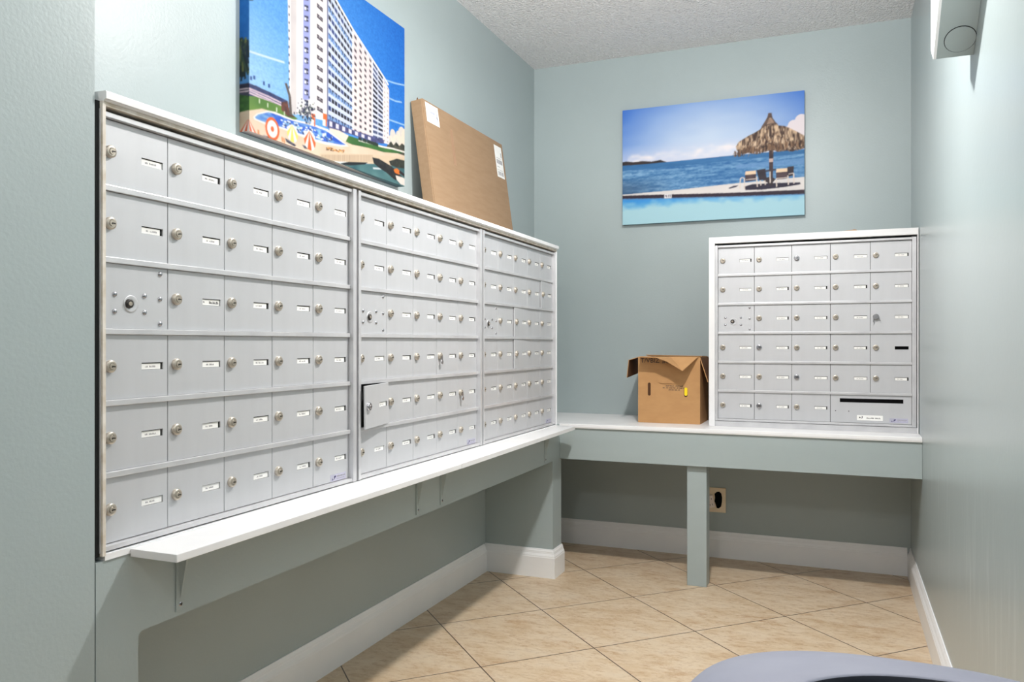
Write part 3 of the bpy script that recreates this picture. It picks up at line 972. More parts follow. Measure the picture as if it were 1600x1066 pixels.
def canvas(name, label, loc, rz, w, h, depth, paint, nside):
    """stretched canvas: printed front wrapping onto its left side, plain edges, hung flat on the wall"""
    nu, nv = paint.nu, paint.nv
    col = paint.colours()
    du = (1 - paint.u0) / nu
    verts, cols = [], []
    for j in range(nv + 1):
        z = h * j / nv
        for i in range(nu + 1):
            x = (paint.u0 + du * i) * w if nside else w * i / nu
            y = -depth
            if nside and i < nside:
                y, x = -depth * i / nside, 0.0
            elif nside:
                x = w * (i - nside) / (nu - nside)
            verts.append((x, y, z))
            a = col[max(0, min(nv - 1, j - 1)):min(nv, j + 1), max(0, i - 1):min(nu, i + 1)]
            cols.append(a.mean(axis=(0, 1)))
    faces = []
    s = nu + 1
    for j in range(nv):
        for i in range(nu):
            a = j * s + i
            faces.append((a, a + 1, a + 1 + s, a + s))
    n0 = len(verts)
    verts += [(0, 0, 0), (w, 0, 0), (w, 0, h), (0, 0, h)]
    edge = paint.A[:, -1].mean(axis=0) / 255
    cols += [np.array([0.03, 0.06, 0.08])] * 4
    bottom = [j for j in range(nside if nside else 0, s)]
    faces.append(tuple([n0, n0 + 1] + bottom[::-1]))
    top = [nv * s + j for j in range(nside if nside else 0, s)]
    faces.append(tuple([n0 + 3] + top + [n0 + 2]))
    right = [j * s + nu for j in range(nv + 1)]
    faces.append(tuple([n0 + 1, n0 + 2] + right[::-1]))
    if not nside:
        left = [j * s for j in range(nv + 1)]
        faces.append(tuple([n0] + left + [n0 + 3]))
    faces.append((n0, n0 + 3, n0 + 2, n0 + 1))
    me = bpy.data.meshes.new(name)
    me.from_pydata(verts, [], faces)
    at = me.color_attributes.new('print', 'FLOAT_COLOR', 'POINT')
    buf = np.ones((len(verts), 4), np.float32)
    buf[:, :3] = np.array(cols)
    at.data.foreach_set('color', buf.ravel())
    me.materials.append(canvas_material(name + '_print'))
    o = link(name, me, None, loc, (0, 0, rz))
    return tag(o, label, 'picture', 'canvas pictures on the sage walls')

# --- seaside picture on the back wall
p = Paint(330, 216, 0.0, 3, 4)
U, V = np.meshgrid(p.U, p.V)
n1, n2 = p.noise(0.10, 0.05), p.noise(0.03, 0.03)
d = np.clip(np.hypot((U - 0.52) * 1.15, (V - 0.52) * 1.05) / 0.76, 0, 1) ** 2.1
d = np.clip(d + 0.06 * (n1 - 0.5), 0, 1)[..., None]
p.A[:] = np.array([206, 222, 243]) * (1 - d) + np.array([70, 122, 212]) * d
hz = np.clip(1 - (V - 0.47) / 0.22, 0, 1)[..., None] * 0.79
p.A[:] = p.A * (1 - hz) + np.array([228, 224, 238]) * hz
cb = np.exp(-((V - 0.575 - 0.06 * (U - 0.3) + 0.03 * (n2 - 0.5)) / 0.030) ** 2) * np.clip(p.noise(0.04, 0.03) * 1.2 + 0.1 * n2, 0, 1) * (U > 0.03) * (U < 0.7)
p.A[:] = p.A * (1 - cb[..., None]) + np.array([246, 240, 244]) * cb[..., None]
for q, r in (([(0.9839, 0.7610)], 0.05), ([(0.9448, 0.7257)], 0.045), ([(0.9968, 0.6972)], 0.06), ([(0.9644, 0.6711)], 0.05), ([(0.9187, 0.7090)], 0.02)):
    p.oval(q[0], r * 0.66, r, (238, 226, 230))
sea = [(-0.0104, 0.5225), (0.2669, 0.5178), (0.6570, 0.5262), (1.0098, 0.5256), (1.0098, 0.1812), (-0.0104, 0.2228)]
t = np.clip(p.noise(0.035, 0.010) * 0.5 + p.noise(0.30, 0.018) * 0.6 - 0.1, 0, 1)
t2 = np.clip(t * 1.3 - 0.15 + 0.45 * (p.noise(0.010, 0.006) - 0.5), 0, 1)
p.poly(sea, (50, 108, 166), (138, 180, 216), t2)
p.poly([(-0.0104, 0.5225), (0.2669, 0.5178), (0.6570, 0.5262), (1.0098, 0.5256), (1.0098, 0.4896), (0.6570, 0.4838), (0.2669, 0.4740), (-0.0104, 0.4693)], (48, 106, 160), (70, 126, 180), t)
p.poly([(0.6432, 0.4431), (1.0098, 0.4588), (1.0098, 0.4074), (0.6432, 0.4113)], (136, 176, 216), (86, 132, 190), t, alpha=0.6)
dk = np.clip((0.30 - U) / 0.30, 0, 1) * np.clip((0.42 - V) / 0.10, 0, 1) * 0.75 * (V > 0.205)
p.A[:] = p.A * (1 - dk[..., None]) + (np.array([40, 70, 104]) + 40 * t[..., None]) * dk[..., None]
p.poly([(-0.0104, 0.5449), (0.0202, 0.5522), (0.0658, 0.5407), (0.1186, 0.5434), (0.1709, 0.5328), (0.2006, 0.5362), (0.2228, 0.5410), (0.2376, 0.5298), (0.2596, 0.5176), (0.1784, 0.5153), (0.0885, 0.5156), (-0.0104, 0.5169)], (44, 40, 44), (70, 58, 56), n2)
p.poly([(-0.0104, 0.2643), (0.3253, 0.2733), (0.6122, 0.2901), (0.8127, 0.2963), (1.0098, 0.3046), (1.0098, 0.1966), (0.6087, 0.2107), (0.2523, 0.2357), (-0.0104, 0.2508)], (236, 229, 224), (226, 220, 218), n1)
p.poly([(-0.0104, 0.2564), (0.2523, 0.2401), (0.6087, 0.2160), (1.0098, 0.2007), (1.0098, 0.1658), (0.6087, 0.1857), (0.2523, 0.2105), (-0.0104, 0.2273)], (44, 34, 50), (62, 48, 58), n2)
pool = [(-0.0104, 0.2284), (0.2523, 0.2105), (0.6087, 0.1867), (1.0098, 0.1668), (1.0098, -0.0244), (-0.0104, -0.0236)]
tp = np.clip((0.205 - V + 0.03 * (n2 - 0.5) + 0.012 * (p.noise(0.02, 0.02) - 0.5)) / 0.085, 0, 1)
tp = np.clip(tp + 0.25 * np.clip(1 - np.abs(U - 0.55) * 2.2, 0, 1), 0, 1)
p.poly(pool, (60, 152, 226), (176, 218, 230), tp)
p.line([(-0.0104, 0.2228), (0.2523, 0.2061), (0.6087, 0.1825), (1.0098, 0.1627)], 0.006, (92, 128, 176))
p.poly([(0.2449, 0.2431), (0.2870, 0.2408), (0.2870, 0.2058), (0.2449, 0.2069)], (238, 234, 236))
p.line([(0.2523, 0.2346), (0.2523, 0.2236), (0.2603, 0.2234)], 0.003, (60, 40, 60)); p.line([(0.2581, 0.2351), (0.2581, 0.2143)], 0.003, (60, 40, 60))
p.line([(0.2677, 0.2341), (0.2677, 0.2133)], 0.003, (60, 40, 60)); p.line([(0.2677, 0.2330), (0.2728, 0.2330)], 0.003, (60, 40, 60)); p.line([(0.2677, 0.2242), (0.2721, 0.2243)], 0.003, (60, 40, 60))
p.line([(0.2750, 0.2328), (0.2823, 0.2326)], 0.003, (60, 40, 60)); p.line([(0.2786, 0.2330), (0.2786, 0.2133)], 0.003, (60, 40, 60))
# pole, table, chairs and their shade
p.poly([(0.6843, 0.2582), (0.7286, 0.2744), (0.8460, 0.2717), (0.9774, 0.2620), (0.9806, 0.2461), (0.8956, 0.2323), (0.7792, 0.2242), (0.6946, 0.2307)], (46, 42, 60))
p.poly([(0.6018, 0.2567), (0.6294, 0.2722), (0.6570, 0.2745), (0.6432, 0.2601), (0.6087, 0.2506)], (70, 66, 84))
p.poly([(0.8177, 0.5571), (0.8410, 0.5591), (0.8377, 0.2517), (0.8194, 0.2538)], (48, 38, 46), (78, 62, 62), n2)
p.poly([(0.8177, 0.4735), (0.8394, 0.4733), (0.8394, 0.4446), (0.8187, 0.4451)], (206, 178, 168))
p.poly([(0.8227, 0.3265), (0.7792, 0.3107), (0.8261, 0.2583), (0.8527, 0.3022), (0.8327, 0.3254)], (60, 52, 56))
p.line([(0.7658, 0.3700), (0.8527, 0.3803)], 0.012, (70, 62, 66))
for c in ([(0.7523, 0.3874), (0.7993, 0.3947), (0.8060, 0.3076), (0.7658, 0.3017)], [(0.9121, 0.3938), (0.9465, 0.3973), (0.9448, 0.3225), (0.9121, 0.3109)]):
    p.poly(c, (44, 40, 50), (62, 54, 62), n2)
for top, back in (([(0.6946, 0.3839), (0.7489, 0.3852), (0.7506, 0.3561), (0.6912, 0.3552)], [(0.6912, 0.3552), (0.7506, 0.3561), (0.7489, 0.3037), (0.6929, 0.3022)]), ([(0.8560, 0.3851), (0.9121, 0.3855), (0.9137, 0.3573), (0.8543, 0.3541)], [(0.8543, 0.3541), (0.9137, 0.3573), (0.9121, 0.3005), (0.8543, 0.2994)])):
    p.poly(back, (70, 56, 62), (92, 74, 78), n2)
    p.poly(top, (244, 214, 180))
for l in ([(0.6638, 0.2446), (0.6672, 0.3289), (0.6775, 0.3383), (0.6878, 0.3265), (0.6895, 0.2365)], [(0.6946, 0.3152), (0.7489, 0.3168)], [(0.7523, 0.3348), (0.7573, 0.2502)], [(0.7725, 0.3010), (0.7758, 0.2586)], [(0.7960, 0.2983), (0.7993, 0.2612)], [(0.8560, 0.3070), (0.9121, 0.3083)], [(0.8560, 0.3070), (0.8576, 0.2391)], [(0.9154, 0.3260), (0.9187, 0.2479)], [(0.9187, 0.3360), (0.9448, 0.3406), (0.9465, 0.2551)], [(0.8227, 0.3683), (0.8244, 0.2741)]):
    p.line(l, 0.006, (232, 216, 204))
# thatched parasol
th = [(0.6432, 0.5970), (0.6570, 0.6322), (0.6843, 0.6547), (0.7116, 0.6772), (0.7455, 0.6985), (0.7725, 0.7207), (0.7792, 0.7407), (0.7960, 0.7800), (0.8094, 0.8146), (0.8144, 0.8477), (0.8311, 0.8450), (0.8344, 0.8106), (0.8460, 0.7722), (0.8610, 0.7542), (0.8659, 0.7379), (0.8989, 0.7276), (0.9252, 0.7080), (0.9644, 0.6711), (1.0001, 0.6349), (1.0098, 0.6232), (1.0098, 0.5359), (0.9774, 0.5274), (0.9546, 0.5228), (0.9383, 0.5147), (0.9121, 0.5260), (0.8858, 0.5270), (0.8626, 0.5223), (0.8394, 0.5437), (0.8127, 0.5369), (0.7893, 0.5296), (0.7624, 0.5385), (0.7455, 0.5460), (0.7252, 0.5356), (0.6946, 0.5328), (0.6638, 0.5380), (0.6467, 0.5647)]
st = np.clip(p.noise(0.006, 0.028) * 1.5 - 0.30, 0, 1)
p.poly(th, (70, 52, 46), (228, 196, 162), np.clip(st * np.clip((V - 0.50) / 0.10, 0.18, 1), 0, 1))
p.poly([(0.7758, 0.7202), (0.7859, 0.7502), (0.8094, 0.8146), (0.8144, 0.8477), (0.8311, 0.8450), (0.8361, 0.8051), (0.8527, 0.7660), (0.8626, 0.7514), (0.8261, 0.7544), (0.7993, 0.7429)], (64, 52, 52), (128, 104, 92), n2)
p.poly([(0.8060, 0.7549), (0.8194, 0.8077), (0.8294, 0.8061), (0.8460, 0.7644)], (206, 176, 152), (140, 112, 96), n2)
rr = random.Random(11)
for k in range(420):
    u0_, v0_ = rr.uniform(0.63, 0.995), rr.uniform(0.505, 0.725)
    cu = (u0_ - 0.815) / 0.185
    if v0_ > 0.715 - 0.17 * abs(cu) ** 1.3 or v0_ < 0.535:
        continue
    c = rr.choice([(232, 202, 168), (206, 170, 136), (160, 122, 92), (240, 214, 186), (92, 68, 56), (240, 214, 186)])
    if v0_ < 0.555:
        c = tuple(x * 0.62 for x in c)
    L_ = rr.uniform(0.012, 0.034)
    p.line([(u0_, v0_), (u0_ + cu * L_ * 0.5, v0_ - L_)], 0.0035, c, alpha=0.8)
for k in range(150):     # hanging ends of the thatch
    u0_ = rr.uniform(0.635, 0.995)
    e = 0.530 + 0.030 * (u0_ - 0.63) / 0.37 - 0.010 * math.sin(u0_ * 60)
    p.line([(u0_, e + rr.uniform(0.02, 0.05)), (u0_ + rr.uniform(-0.006, 0.006), e - rr.uniform(-0.004, 0.016))], 0.005, rr.choice([(58, 44, 40), (88, 64, 52), (120, 90, 68), (150, 116, 88)]), alpha=0.85)
p.A[:] = np.clip(p.A, 0, 255) * 0.91
canvas('canvas_picture', 'canvas of a thatched parasol beside the sea, on the back wall', (0.4927, -0.0006, 1.6525), 0.0, 0.8720, 0.5830, 0.0296, p, 0)


def _sk(k, x, y):
    """sketch sheet coordinates of the tower picture -> canvas fractions"""
    d = k[6] * x + k[7] * y + 1
    return ((k[0] * x + k[1] * y + k[2]) / d, (k[3] * x + k[4] * y + k[5]) / d)
KL = (0.0021382823, -5.1338188e-19, -0.83300414, 0.00075520207, -0.0021007274, 0.13523219, -0.00076174629, 2.3881079e-19)
KS = (0.0030290868, -7.5713389e-19, -1.1800322, -0.00043750451, -0.0035007132, 0.88605855, 0.00044129571, 3.9547516e-17)
def QL(x0, y0, x1, y1, slope):
    dy = slope * (x1 - x0)
    return [_sk(KL, x0, y1), _sk(KL, x1, y1 + dy), _sk(KL, x1, y0 + dy), _sk(KL, x0, y0)]
def RS(x, y):
    return _sk(KS, x, y)

# --- tower picture on the left wall
EXT = 0.0405
NS = 14
p = Paint(NS + 330, 300, -EXT, 3, 9)
U, V = np.meshgrid(p.U, p.V)
n1, n2, n3 = p.noise(0.05, 0.05), p.noise(0.012, 0.015), p.noise(0.14, 0.12)
t = np.clip(U * 0.9 + 0.35 * (V - 0.5), 0, 1)[..., None]
p.A[:] = np.array([104, 170, 232]) * (1 - t) + np.array([26, 112, 212]) * t
lo = np.clip((0.62 - V) / 0.35, 0, 1)[..., None] * np.clip(1.0 - U * 2.2, 0, 1)[..., None]
p.A[:] = p.A * (1 - lo * 0.75) + np.array([168, 206, 244]) * lo * 0.79
p.A[:] += (p.noise(0.006, 0.006) - 0.5)[..., None] * 22
WH = (246, 246, 250)
p.line([(-0.0017, 0.3708), (0.0635, 0.3811), (0.1793, 0.4015)], 0.010, (206, 226, 246))
for l in ([(0.8390, 0.6045), (0.9176, 0.6190), (1.0165, 0.6455)], [(0.8648, 0.5064), (0.9229, 0.5102), (0.9774, 0.5241)], [(0.8700, 0.3754), (1.0052, 0.3892)]):
    p.line(l, 0.010, (180, 212, 242), alpha=0.8)
for c, r in ([(0.9016, 0.2885)], 0.040), ([(0.9445, 0.3033)], 0.030), ([(0.9774, 0.3147)], 0.055), ([(1.0052, 0.3162)], 0.05), ([(0.8805, 0.2420)], 0.04), ([(0.9337, 0.2439)], 0.06), ([(0.9885, 0.2539)], 0.06):
    p.oval(c[0], r * 0.62, r, (244, 226, 206), alpha=0.9)
p.poly([(0.8596, 0.2194), (0.8857, 0.2477), (0.9069, 0.2311), (0.9283, 0.2580), (0.9554, 0.2430), (0.9774, 0.2664), (1.0165, 0.2549), (1.0165, 0.1898), (0.8287, 0.1705)], (40, 46, 44), (96, 92, 78), n2)
# hedge road and grass at the left
p.poly([(-0.0017, 0.2216), (0.0321, 0.2241), (0.0957, 0.2235), (0.1966, 0.2178), (0.2036, 0.1630), (0.1286, 0.1717), (0.0635, 0.1704), (-0.0017, 0.1619)], (34, 44, 92), (66, 76, 120), n2)
for y0 in (139, 144, 149):
    p.line([(-0.0017, 0.6097), (0.0957, 0.6653)][:0] or {139: [(-0.0017, 0.1977), (0.0957, 0.1988), (0.1966, 0.1923)], 144: [(-0.0017, 0.1887), (0.0957, 0.1865), (0.1966, 0.1795)], 149: [(-0.0017, 0.1768), (0.0957, 0.1772), (0.1966, 0.1699)]}[y0], 0.008, (226, 200, 212))
p.poly([(-0.0017, 0.1619), (0.0321, 0.1727), (0.0957, 0.1772), (0.1622, 0.1787), (0.2177, 0.1619), (0.2534, 0.1495), (0.2036, 0.1181), (0.1286, 0.1217), (0.0635, 0.1215), (-0.0017, 0.0902)], (112, 150, 66), (70, 116, 48), n1)
p.poly([(0.1622, 0.1977), (0.1966, 0.2178), (0.2071, 0.1643), (0.2390, 0.1506), (0.1966, 0.1411), (0.1622, 0.1597)], (122, 66, 50), (60, 44, 50), n2)
# deck
p.poly([(-0.0017, 0.0932), (0.0635, 0.1276), (0.1286, 0.1342), (0.2036, 0.1277), (0.2863, 0.1486), (0.4292, 0.1496), (0.5683, 0.1663), (0.7784, 0.1811), (1.0449, 0.1986), (1.0449, 0.1330), (0.7392, 0.0664), (0.5464, 0.0089), (0.4211, -0.0078), (0.3048, -0.0333), (0.1622, -0.0299), (-0.0017, -0.0352)], (240, 220, 196), (222, 192, 164), np.clip(n3 * 0.5 + n1 * 0.5, 0, 1))
# buildings, left to right
p.poly([(0.1931, 0.9124), (0.4292, 1.0622), (0.4292, 0.2012), (0.3048, 0.1819), (0.2071, 0.1643)], (240, 236, 234))
p.poly([(0.2124, 0.9246), (0.2462, 0.9461), (0.2444, 0.1656), (0.2141, 0.1606)], (208, 200, 200), (222, 214, 212), n1)
p.poly([(0.2844, 0.9704), (0.3255, 0.9964), (0.3217, 0.2749), (0.2807, 0.2583)], (150, 158, 214), (164, 172, 224), n1)
for k in range(-4, 13):
    y = 8.0 + 12.6 * k
    p.poly([(0.2015, 0.7256)] * 0 or QL(451.3, y, 453.2, y + 4, 0.5), (52, 56, 84))
for k in range(-4, 10):
    y = 9 + 16.45 * k
    p.poly(QL(476.0, y - 1.2, 482.4, y + 7.4, 0.25), (40, 42, 70))
    p.poly(QL(476.0, y + 1.6, 479.0, y + 6.4, 0.25), (232, 234, 246))
    p.poly(QL(480.0, y + 3.8, 482.0, y + 5.6, 0.25), (210, 212, 236))
for k in range(-4, 11):
    y = 4.5 + 16.1 * k
    sl_ = 0.95 - 0.035 * k
    p.poly(QL(495.6, y, 504.8, y + 6.6, sl_), (74, 66, 78))
    p.poly(QL(499.6, y + 0.6 , 500.6, y + 6.0, sl_), (226, 220, 222))
    p.poly(QL(495.8, y + 3.0, 504.6, y + 3.8, sl_), (170, 162, 170))
p.poly([(0.4251, 1.0597), (0.4373, 1.0674), (0.4373, 0.1973), (0.4251, 0.1998)], (120, 122, 150))
# balcony front
F = [(0.4332, 0.1958), (0.5949, 0.1935), (0.5949, 0.7872), (0.4332, 0.9338)]
p.poly(F, (206, 216, 240))
p.grid(F, 8, 15, 0.80, 0.52, (30, 32, 48), 0.12, 0.42, (44, 62, 118))
p.grid(F, 1, 15, 1.0, 0.07, (240, 242, 250), 0.0, 0.36)
p.grid(F, 12, 5, 0.7, 0.16, (120, 160, 216), 0.1, 0.10)
p.line([(0.4332, 0.9338), (0.5949, 0.7872), (0.8287, 0.6155), (0.8648, 0.5845)], 0.012, (250, 246, 240))
G = [(0.5949, 0.1935), (0.7392, 0.2023), (0.7392, 0.6702), (0.5949, 0.7800)]
p.poly(G, (242, 228, 222), (228, 214, 216), n1)
p.grid(G, 4, 15, 0.42, 0.42, (66, 60, 72), 0.35, 0.36)
H = [(0.7392, 0.2060), (0.8211, 0.2183), (0.8211, 0.6121), (0.7392, 0.6740)]
p.poly(H, (222, 226, 242))
p.grid(H, 2, 15, 0.86, 0.56, (34, 34, 50), 0.10, 0.42, (74, 84, 120))
I = [(0.8211, 0.2183), (0.8700, 0.2228), (0.8700, 0.5594), (0.8211, 0.6121)]
p.poly(I, (244, 232, 230))
p.grid(I, 2, 13, 0.34, 0.32, (168, 154, 160), 0.35, 0.35)
p.line([(0.5949, 0.7800), (0.5949, 0.2008)], 0.004, (250, 246, 246)); p.line([(0.7392, 0.6702), (0.7392, 0.2060)], 0.006, (250, 246, 246))
# lobby
p.poly([(0.4292, 0.2150), (0.5949, 0.2152), (0.7392, 0.2287), (0.8287, 0.2363), (0.8287, 0.2131), (0.7392, 0.1947), (0.5949, 0.1863), (0.4292, 0.1668)], (96, 100, 160), (60, 60, 96), n2)
for k in range(7):
    x = 515 + 10 * k
    y = 188 + (x - 512) * 0.40
    p.poly(QL(x, y, x + 4.5, y + 8 - k * 0.6, 0.4), (226, 222, 238))
# lawn and sea wall
p.poly([(0.5292, 0.1635), (0.5815, 0.1744), (0.6819, 0.1830), (0.8287, 0.1937), (0.9885, 0.2135), (0.9664, 0.1984), (0.8287, 0.1628), (0.7055, 0.1498), (0.5904, 0.1305), (0.5335, 0.1330)], (46, 96, 50), (84, 130, 64), n1)
p.line([(0.6355, 0.1711), (0.8287, 0.1937), (0.8910, 0.2062), (1.0052, 0.2188)], 0.010, (246, 238, 228))
p.poly([(0.4414, 0.1712), (0.5036, 0.1793), (0.5683, 0.1735), (0.5464, 0.1303), (0.4952, 0.1483), (0.4414, 0.1504)], (238, 224, 206))
p.poly([(0.3814, 0.0140), (0.4414, 0.0398), (0.6355, 0.0905), (0.7440, 0.1208), (1.0449, 0.1945), (1.0449, 0.1576), (0.7440, 0.0679), (0.6355, 0.0355), (0.5036, 0.0032), (0.3814, -0.0166)], (226, 202, 172))
for k in range(46):
    x = 503 + 1.75 * k
    p.line([(-0.8330, 0.1352), (-0.8315, 0.1340)][:0] or [QL(x, 241.5, x + 0.1, 242, 0)[0], QL(x, 252, x + 0.1, 253, 0)[0]], 0.0022, (150, 122, 98))
p.poly([(0.2679, -0.0447), (0.3814, -0.0166), (0.5036, 0.0032), (0.6355, 0.0318), (0.7440, 0.0679), (1.0449, 0.1330), (1.0449, -0.0227), (-0.0017, -0.0620)], (50, 92, 100), (98, 140, 140), n1)
p.poly([(-0.0017, -0.0292), (0.1622, -0.0299), (0.2679, -0.0316), (0.4011, -0.0105), (0.4011, -0.0208), (0.2679, -0.0545), (-0.0017, -0.0591)], (230, 206, 178))
for l in ([(0.4011, -0.0173), (0.5036, 0.0032), (0.6173, 0.0337)], [(0.7440, 0.0414), (0.8287, 0.0622)]):
    p.line(l, 0.010, (232, 238, 240), alpha=0.9)
p.poly([(0.5036, -0.0039), (0.5683, 0.0262), (0.7055, 0.0639), (0.6819, 0.0456), (0.5683, 0.0047)], (34, 40, 44))
p.poly([(0.7392, 0.1042), (0.7884, 0.1117), (0.8910, 0.0960), (0.9774, 0.0569), (0.9229, 0.0180), (0.8493, 0.0448), (0.7884, 0.0581), (0.7489, 0.0731)], (58, 58, 56), (30, 34, 38), n2)
p.poly([(0.8700, 0.1211), (0.9337, 0.1563), (1.0221, 0.1671), (1.0221, 0.1182), (0.9337, 0.1006), (0.8805, 0.1007)], (36, 42, 42), (70, 72, 60), n2)
p.poly([(0.9069, 0.0809), (0.9337, 0.0966), (0.9664, 0.0860), (0.9554, 0.0629), (0.9176, 0.0641)], (228, 122, 48))
p.poly([(0.9229, 0.0498), (0.9774, 0.0529), (1.0221, 0.0490), (1.0221, 0.0041), (0.9664, 0.0057), (0.9337, 0.0249)], (238, 226, 216))
p.line([(0.9554, 0.0829), (1.0109, 0.0662)], 0.018, (46, 36, 40))
# pool
p.poly([(0.0197, 0.0714), (0.0383, 0.0951), (0.0957, 0.1309), (0.1286, 0.1373), (0.2177, 0.1362), (0.3350, 0.1548), (0.4292, 0.1599), (0.5378, 0.1238), (0.5683, 0.1124), (0.5206, 0.0968), (0.4171, 0.0733), (0.3465, 0.0684), (0.1690, 0.0674), (0.0763, 0.0589), (0.0259, 0.0617)], (246, 240, 234))
n4 = p.noise(0.02, 0.012)
p.poly([(0.0290, 0.0749), (0.0446, 0.0929), (0.0957, 0.1231), (0.1219, 0.1270), (0.2141, 0.1284), (0.3274, 0.1437), (0.4171, 0.1488), (0.5249, 0.1195), (0.5508, 0.1156), (0.5163, 0.1043), (0.4171, 0.0870), (0.3503, 0.0798), (0.1724, 0.0765), (0.0827, 0.0674), (0.0321, 0.0685)], (48, 96, 206), (150, 200, 230), np.clip((n4 * 1.5 - 0.35) * np.clip(1.2 - 3.4 * np.abs(U - 0.30), 0.1, 1) + np.clip((0.13 - U) * 7, 0, 0.8), 0, 1))
p.poly([(0.4292, 0.1461), (0.5249, 0.1195), (0.5378, 0.1167), (0.4784, 0.1075), (0.4211, 0.1193)], (44, 90, 198))
for k in range(90):
    u_ = p.rng.rand(); q = [(0.1622, 0.0965), (0.4618, 0.1194)]
    cu, cv = q[0][0] + (q[1][0] - q[0][0]) * u_, q[0][1] + (q[1][1] - q[0][1]) * u_ + (p.rng.rand() - 0.5) * 0.045
    p.oval((cu, cv), 0.006, 0.004, (234, 242, 250) if k % 3 else (60, 70, 120))
# parasols, loungers, sunbathers
def shade(cx, cy, rx, ry, kind):
    a = QL(cx - rx, cy - ry, cx + rx, cy + ry, 0.0)
    cu, cv = (a[0][0] + a[2][0]) / 2, (a[0][1] + a[2][1]) / 2
    ru, rv = abs(a[2][0] - a[0][0]) / 2, abs(a[2][1] - a[0][1]) / 2
    O, Wt, Yl = (232, 104, 52), (250, 244, 238), (236, 224, 110)
    if kind == 'ring':
        p.oval((cu, cv), ru, rv, O); p.oval((cu, cv), ru * 0.74, rv * 0.74, Wt); p.oval((cu, cv), ru * 0.24, rv * 0.24, O)
    else:
        p.oval((cu, cv), ru, rv, Wt)
        A = O if kind == 'orange' else Yl
        top_ = (cu - ru * 0.1, cv + rv * 0.98)
        for a0, a1 in ((180, 215), (246, 288), (322, 360)):
            arc = [math.radians(a0 + (a1 - a0) * q / 6) for q in range(7)]
            p.poly([top_] + [(cu + ru * math.cos(x), cv + rv * math.sin(x) * 0.98) for x in arc], A)
for P in ([(0.0572, -0.0029), (0.0763, 0.0052), (0.1186, 0.0027), (0.1088, -0.0068), (0.0699, -0.0077)], [(0.1828, 0.0277), (0.2036, 0.0252), (0.2426, 0.0124), (0.2354, 0.0019), (0.1897, 0.0109)], [(0.2752, 0.0264), (0.3048, 0.0263), (0.3503, 0.0344), (0.3350, 0.0177), (0.2900, 0.0115)]):
    p.poly(P, (46, 46, 66), (196, 190, 196), np.clip(n4 * 1.4 - 0.35, 0, 1))
shade(426, 202, 11, 14, 'ring'); shade(457.5, 209, 8.5, 10.5, 'yellow'); shade(484.5, 220, 9, 12, 'orange')
for x, y in ((404, 203), (441, 214), (444, 216), (404, 207)):
    p.line([QL(x, y, x + 0.1, y, 0)[0], QL(x + 1, y + 8, x + 1.1, y + 8, 0)[0]], 0.008, (224, 150, 100))
for x in (490, 508):
    q = QL(x - 3, 177, x + 3, 196, 0.3); p.poly([q[0], q[1], q[2], q[3]], (238, 110, 50)); q = QL(x - 3.5, 186, x + 1, 196, 0.3); p.poly(q, (248, 240, 234))
for k in range(60):
    x, y = 509 + 28 * p.rng.rand(), 229 + 4 * p.rng.rand()
    y += (x - 509) * 0.18
    q = QL(x, y, x + 2, y + 1.4, 0.3); p.poly(q, [(196, 120, 50), (90, 60, 40), (232, 180, 110)][k % 3])
# trees
def fronds(cx, cy, n, L, seed):
    r = random.Random(seed)
    for k in range(n):
        a = math.radians(r.uniform(-200, 20))
        l = L * r.uniform(0.6, 1.15)
        pts = []
        for s_ in range(5):
            t_ = s_ / 4
            pts.append(QL(cx + l * t_ * math.cos(a), cy + l * t_ * math.sin(a) + l * 0.75 * t_ * t_, 999, 999, 0)[0])
        p.line(pts, 0.010, r.choice([(34, 46, 60), (52, 70, 72), (80, 84, 70)]))
p.line([QL(447, 124, 450, 130, 0)[0], QL(453, 145, 460, 150, 0)[0], QL(455, 176, 460, 180, 0)[0]], 0.014, (92, 82, 78))
fronds(447, 124, 16, 12, 3); fronds(451, 150, 12, 8, 5)
rb_ = random.Random(8)
for k in range(150):
    x, y = 478 + rb_.gauss(0, 7.0), 175 + rb_.gauss(0, 8.0)
    if y > 192: continue
    q = QL(x, y, x + rb_.uniform(0.8, 2.4), y + rb_.uniform(1.5, 4), 0.2); p.poly(q, rb_.choice([(38, 42, 78), (58, 64, 84), (30, 34, 60), (170, 168, 178), (66, 84, 66)]))
for k in range(60):
    x = 560 + 30 * rb_.random()
    q = QL(x, 214 + (x - 560) * 0.33, x + 1.4, 219 + (x - 560) * 0.33, 0.3); p.poly(q, (44, 56, 50))
for x, y in ((393, 122), (398, 121), (413, 130), (421, 134)):
    q = QL(x - 1.5, y - 3, x + 1.5, y + 3, 0.3); p.poly(q, (44, 76, 142))
for x in (405, 418, 432, 444):
    y = 152 + (x - 400) * 0.50
    q = QL(x, y, x + 1.6, y + 7, 0.2); p.poly(q, (214, 226, 196))
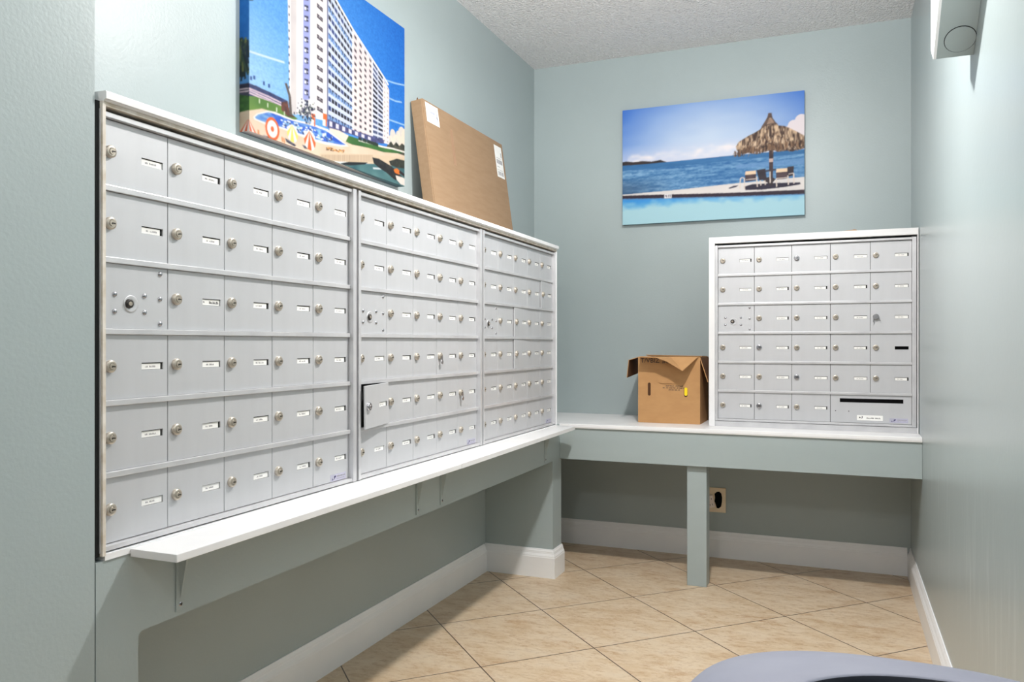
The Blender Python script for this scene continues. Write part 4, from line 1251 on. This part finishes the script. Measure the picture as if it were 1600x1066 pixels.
# the part wrapped round the near side
p.poly([(-0.0431, 0.8912), (0.0003, 0.8794), (0.0003, 0.3716), (-0.0431, 0.3802)], (16, 96, 178), (30, 112, 196), n2)
p.poly([(-0.0431, 0.3802), (0.0003, 0.3716), (0.0003, 0.2103), (-0.0431, 0.2239)], (60, 130, 200), (120, 176, 226), n1)
p.poly([(-0.0431, 0.2239), (0.0003, 0.2252), (0.0003, 0.1625), (-0.0431, 0.1758)], (36, 38, 60), (74, 72, 92), n2)
p.line([(-0.0431, 0.1999), (0.0003, 0.1984)], 0.006, (216, 196, 204)); p.line([(-0.0431, 0.1878), (0.0003, 0.1864)], 0.006, (216, 196, 204))
p.poly([(-0.0431, 0.1758), (0.0003, 0.1625), (0.0003, 0.0968), (-0.0431, 0.0856)], (74, 120, 54), (44, 84, 40), n2)
p.poly([(-0.0431, 0.0917), (0.0003, 0.0968), (0.0003, -0.0227), (-0.0431, 0.0015)], (230, 208, 182), (214, 188, 160), n1)
def side_fronds():
    r = random.Random(14)
    for k in range(60):
        a = math.radians(r.uniform(30, 150)); l = r.uniform(10, 46)
        x0, y0 = 381 + r.uniform(-7, 7), 78 + r.uniform(-20, 14)
        x1, y1 = x0 + l * 0.35 * math.cos(a) , y0 + l * math.sin(a)
        p.line([RS(x0, y0), RS(max(374, min(389, x1)), y1)], 0.008, r.choice([(28, 44, 48), (50, 72, 60), (110, 120, 70), (36, 52, 70)]))
    for k in range(10):
        x0, y0 = 391 + r.uniform(-2, 4), 88 + r.uniform(0, 18)
        p.line([QL(x0, y0, 0, 0, 0)[0], QL(x0 + r.uniform(-1, 3), y0 + r.uniform(8, 16), 0, 0, 0)[0]], 0.007, (38, 58, 74))
side_fronds()
c0_ = RS(388.5, 199)
for k in range(7):
    a0, a1 = math.radians(8 + 24 * k), math.radians(8 + 24 * (k + 1))
    R_ = lambda a: (c0_[0] - 0.042 * math.cos(a), c0_[1] - 0.022 - 0.022 * math.sin(a))
    p.poly([(c0_[0], c0_[1] + 0.040), R_(a0), R_(a1)], (226, 96, 56) if k % 2 == 0 else (248, 240, 232))
p.A[:] = np.clip(p.A, 0, 255) * 0.79
canvas('canvas_picture', 'canvas of a white apartment tower with a pool, on the left wall', (0.0006, -2.282, 1.627), math.pi / 2, 0.839, 0.582, 0.0334, p, NS)
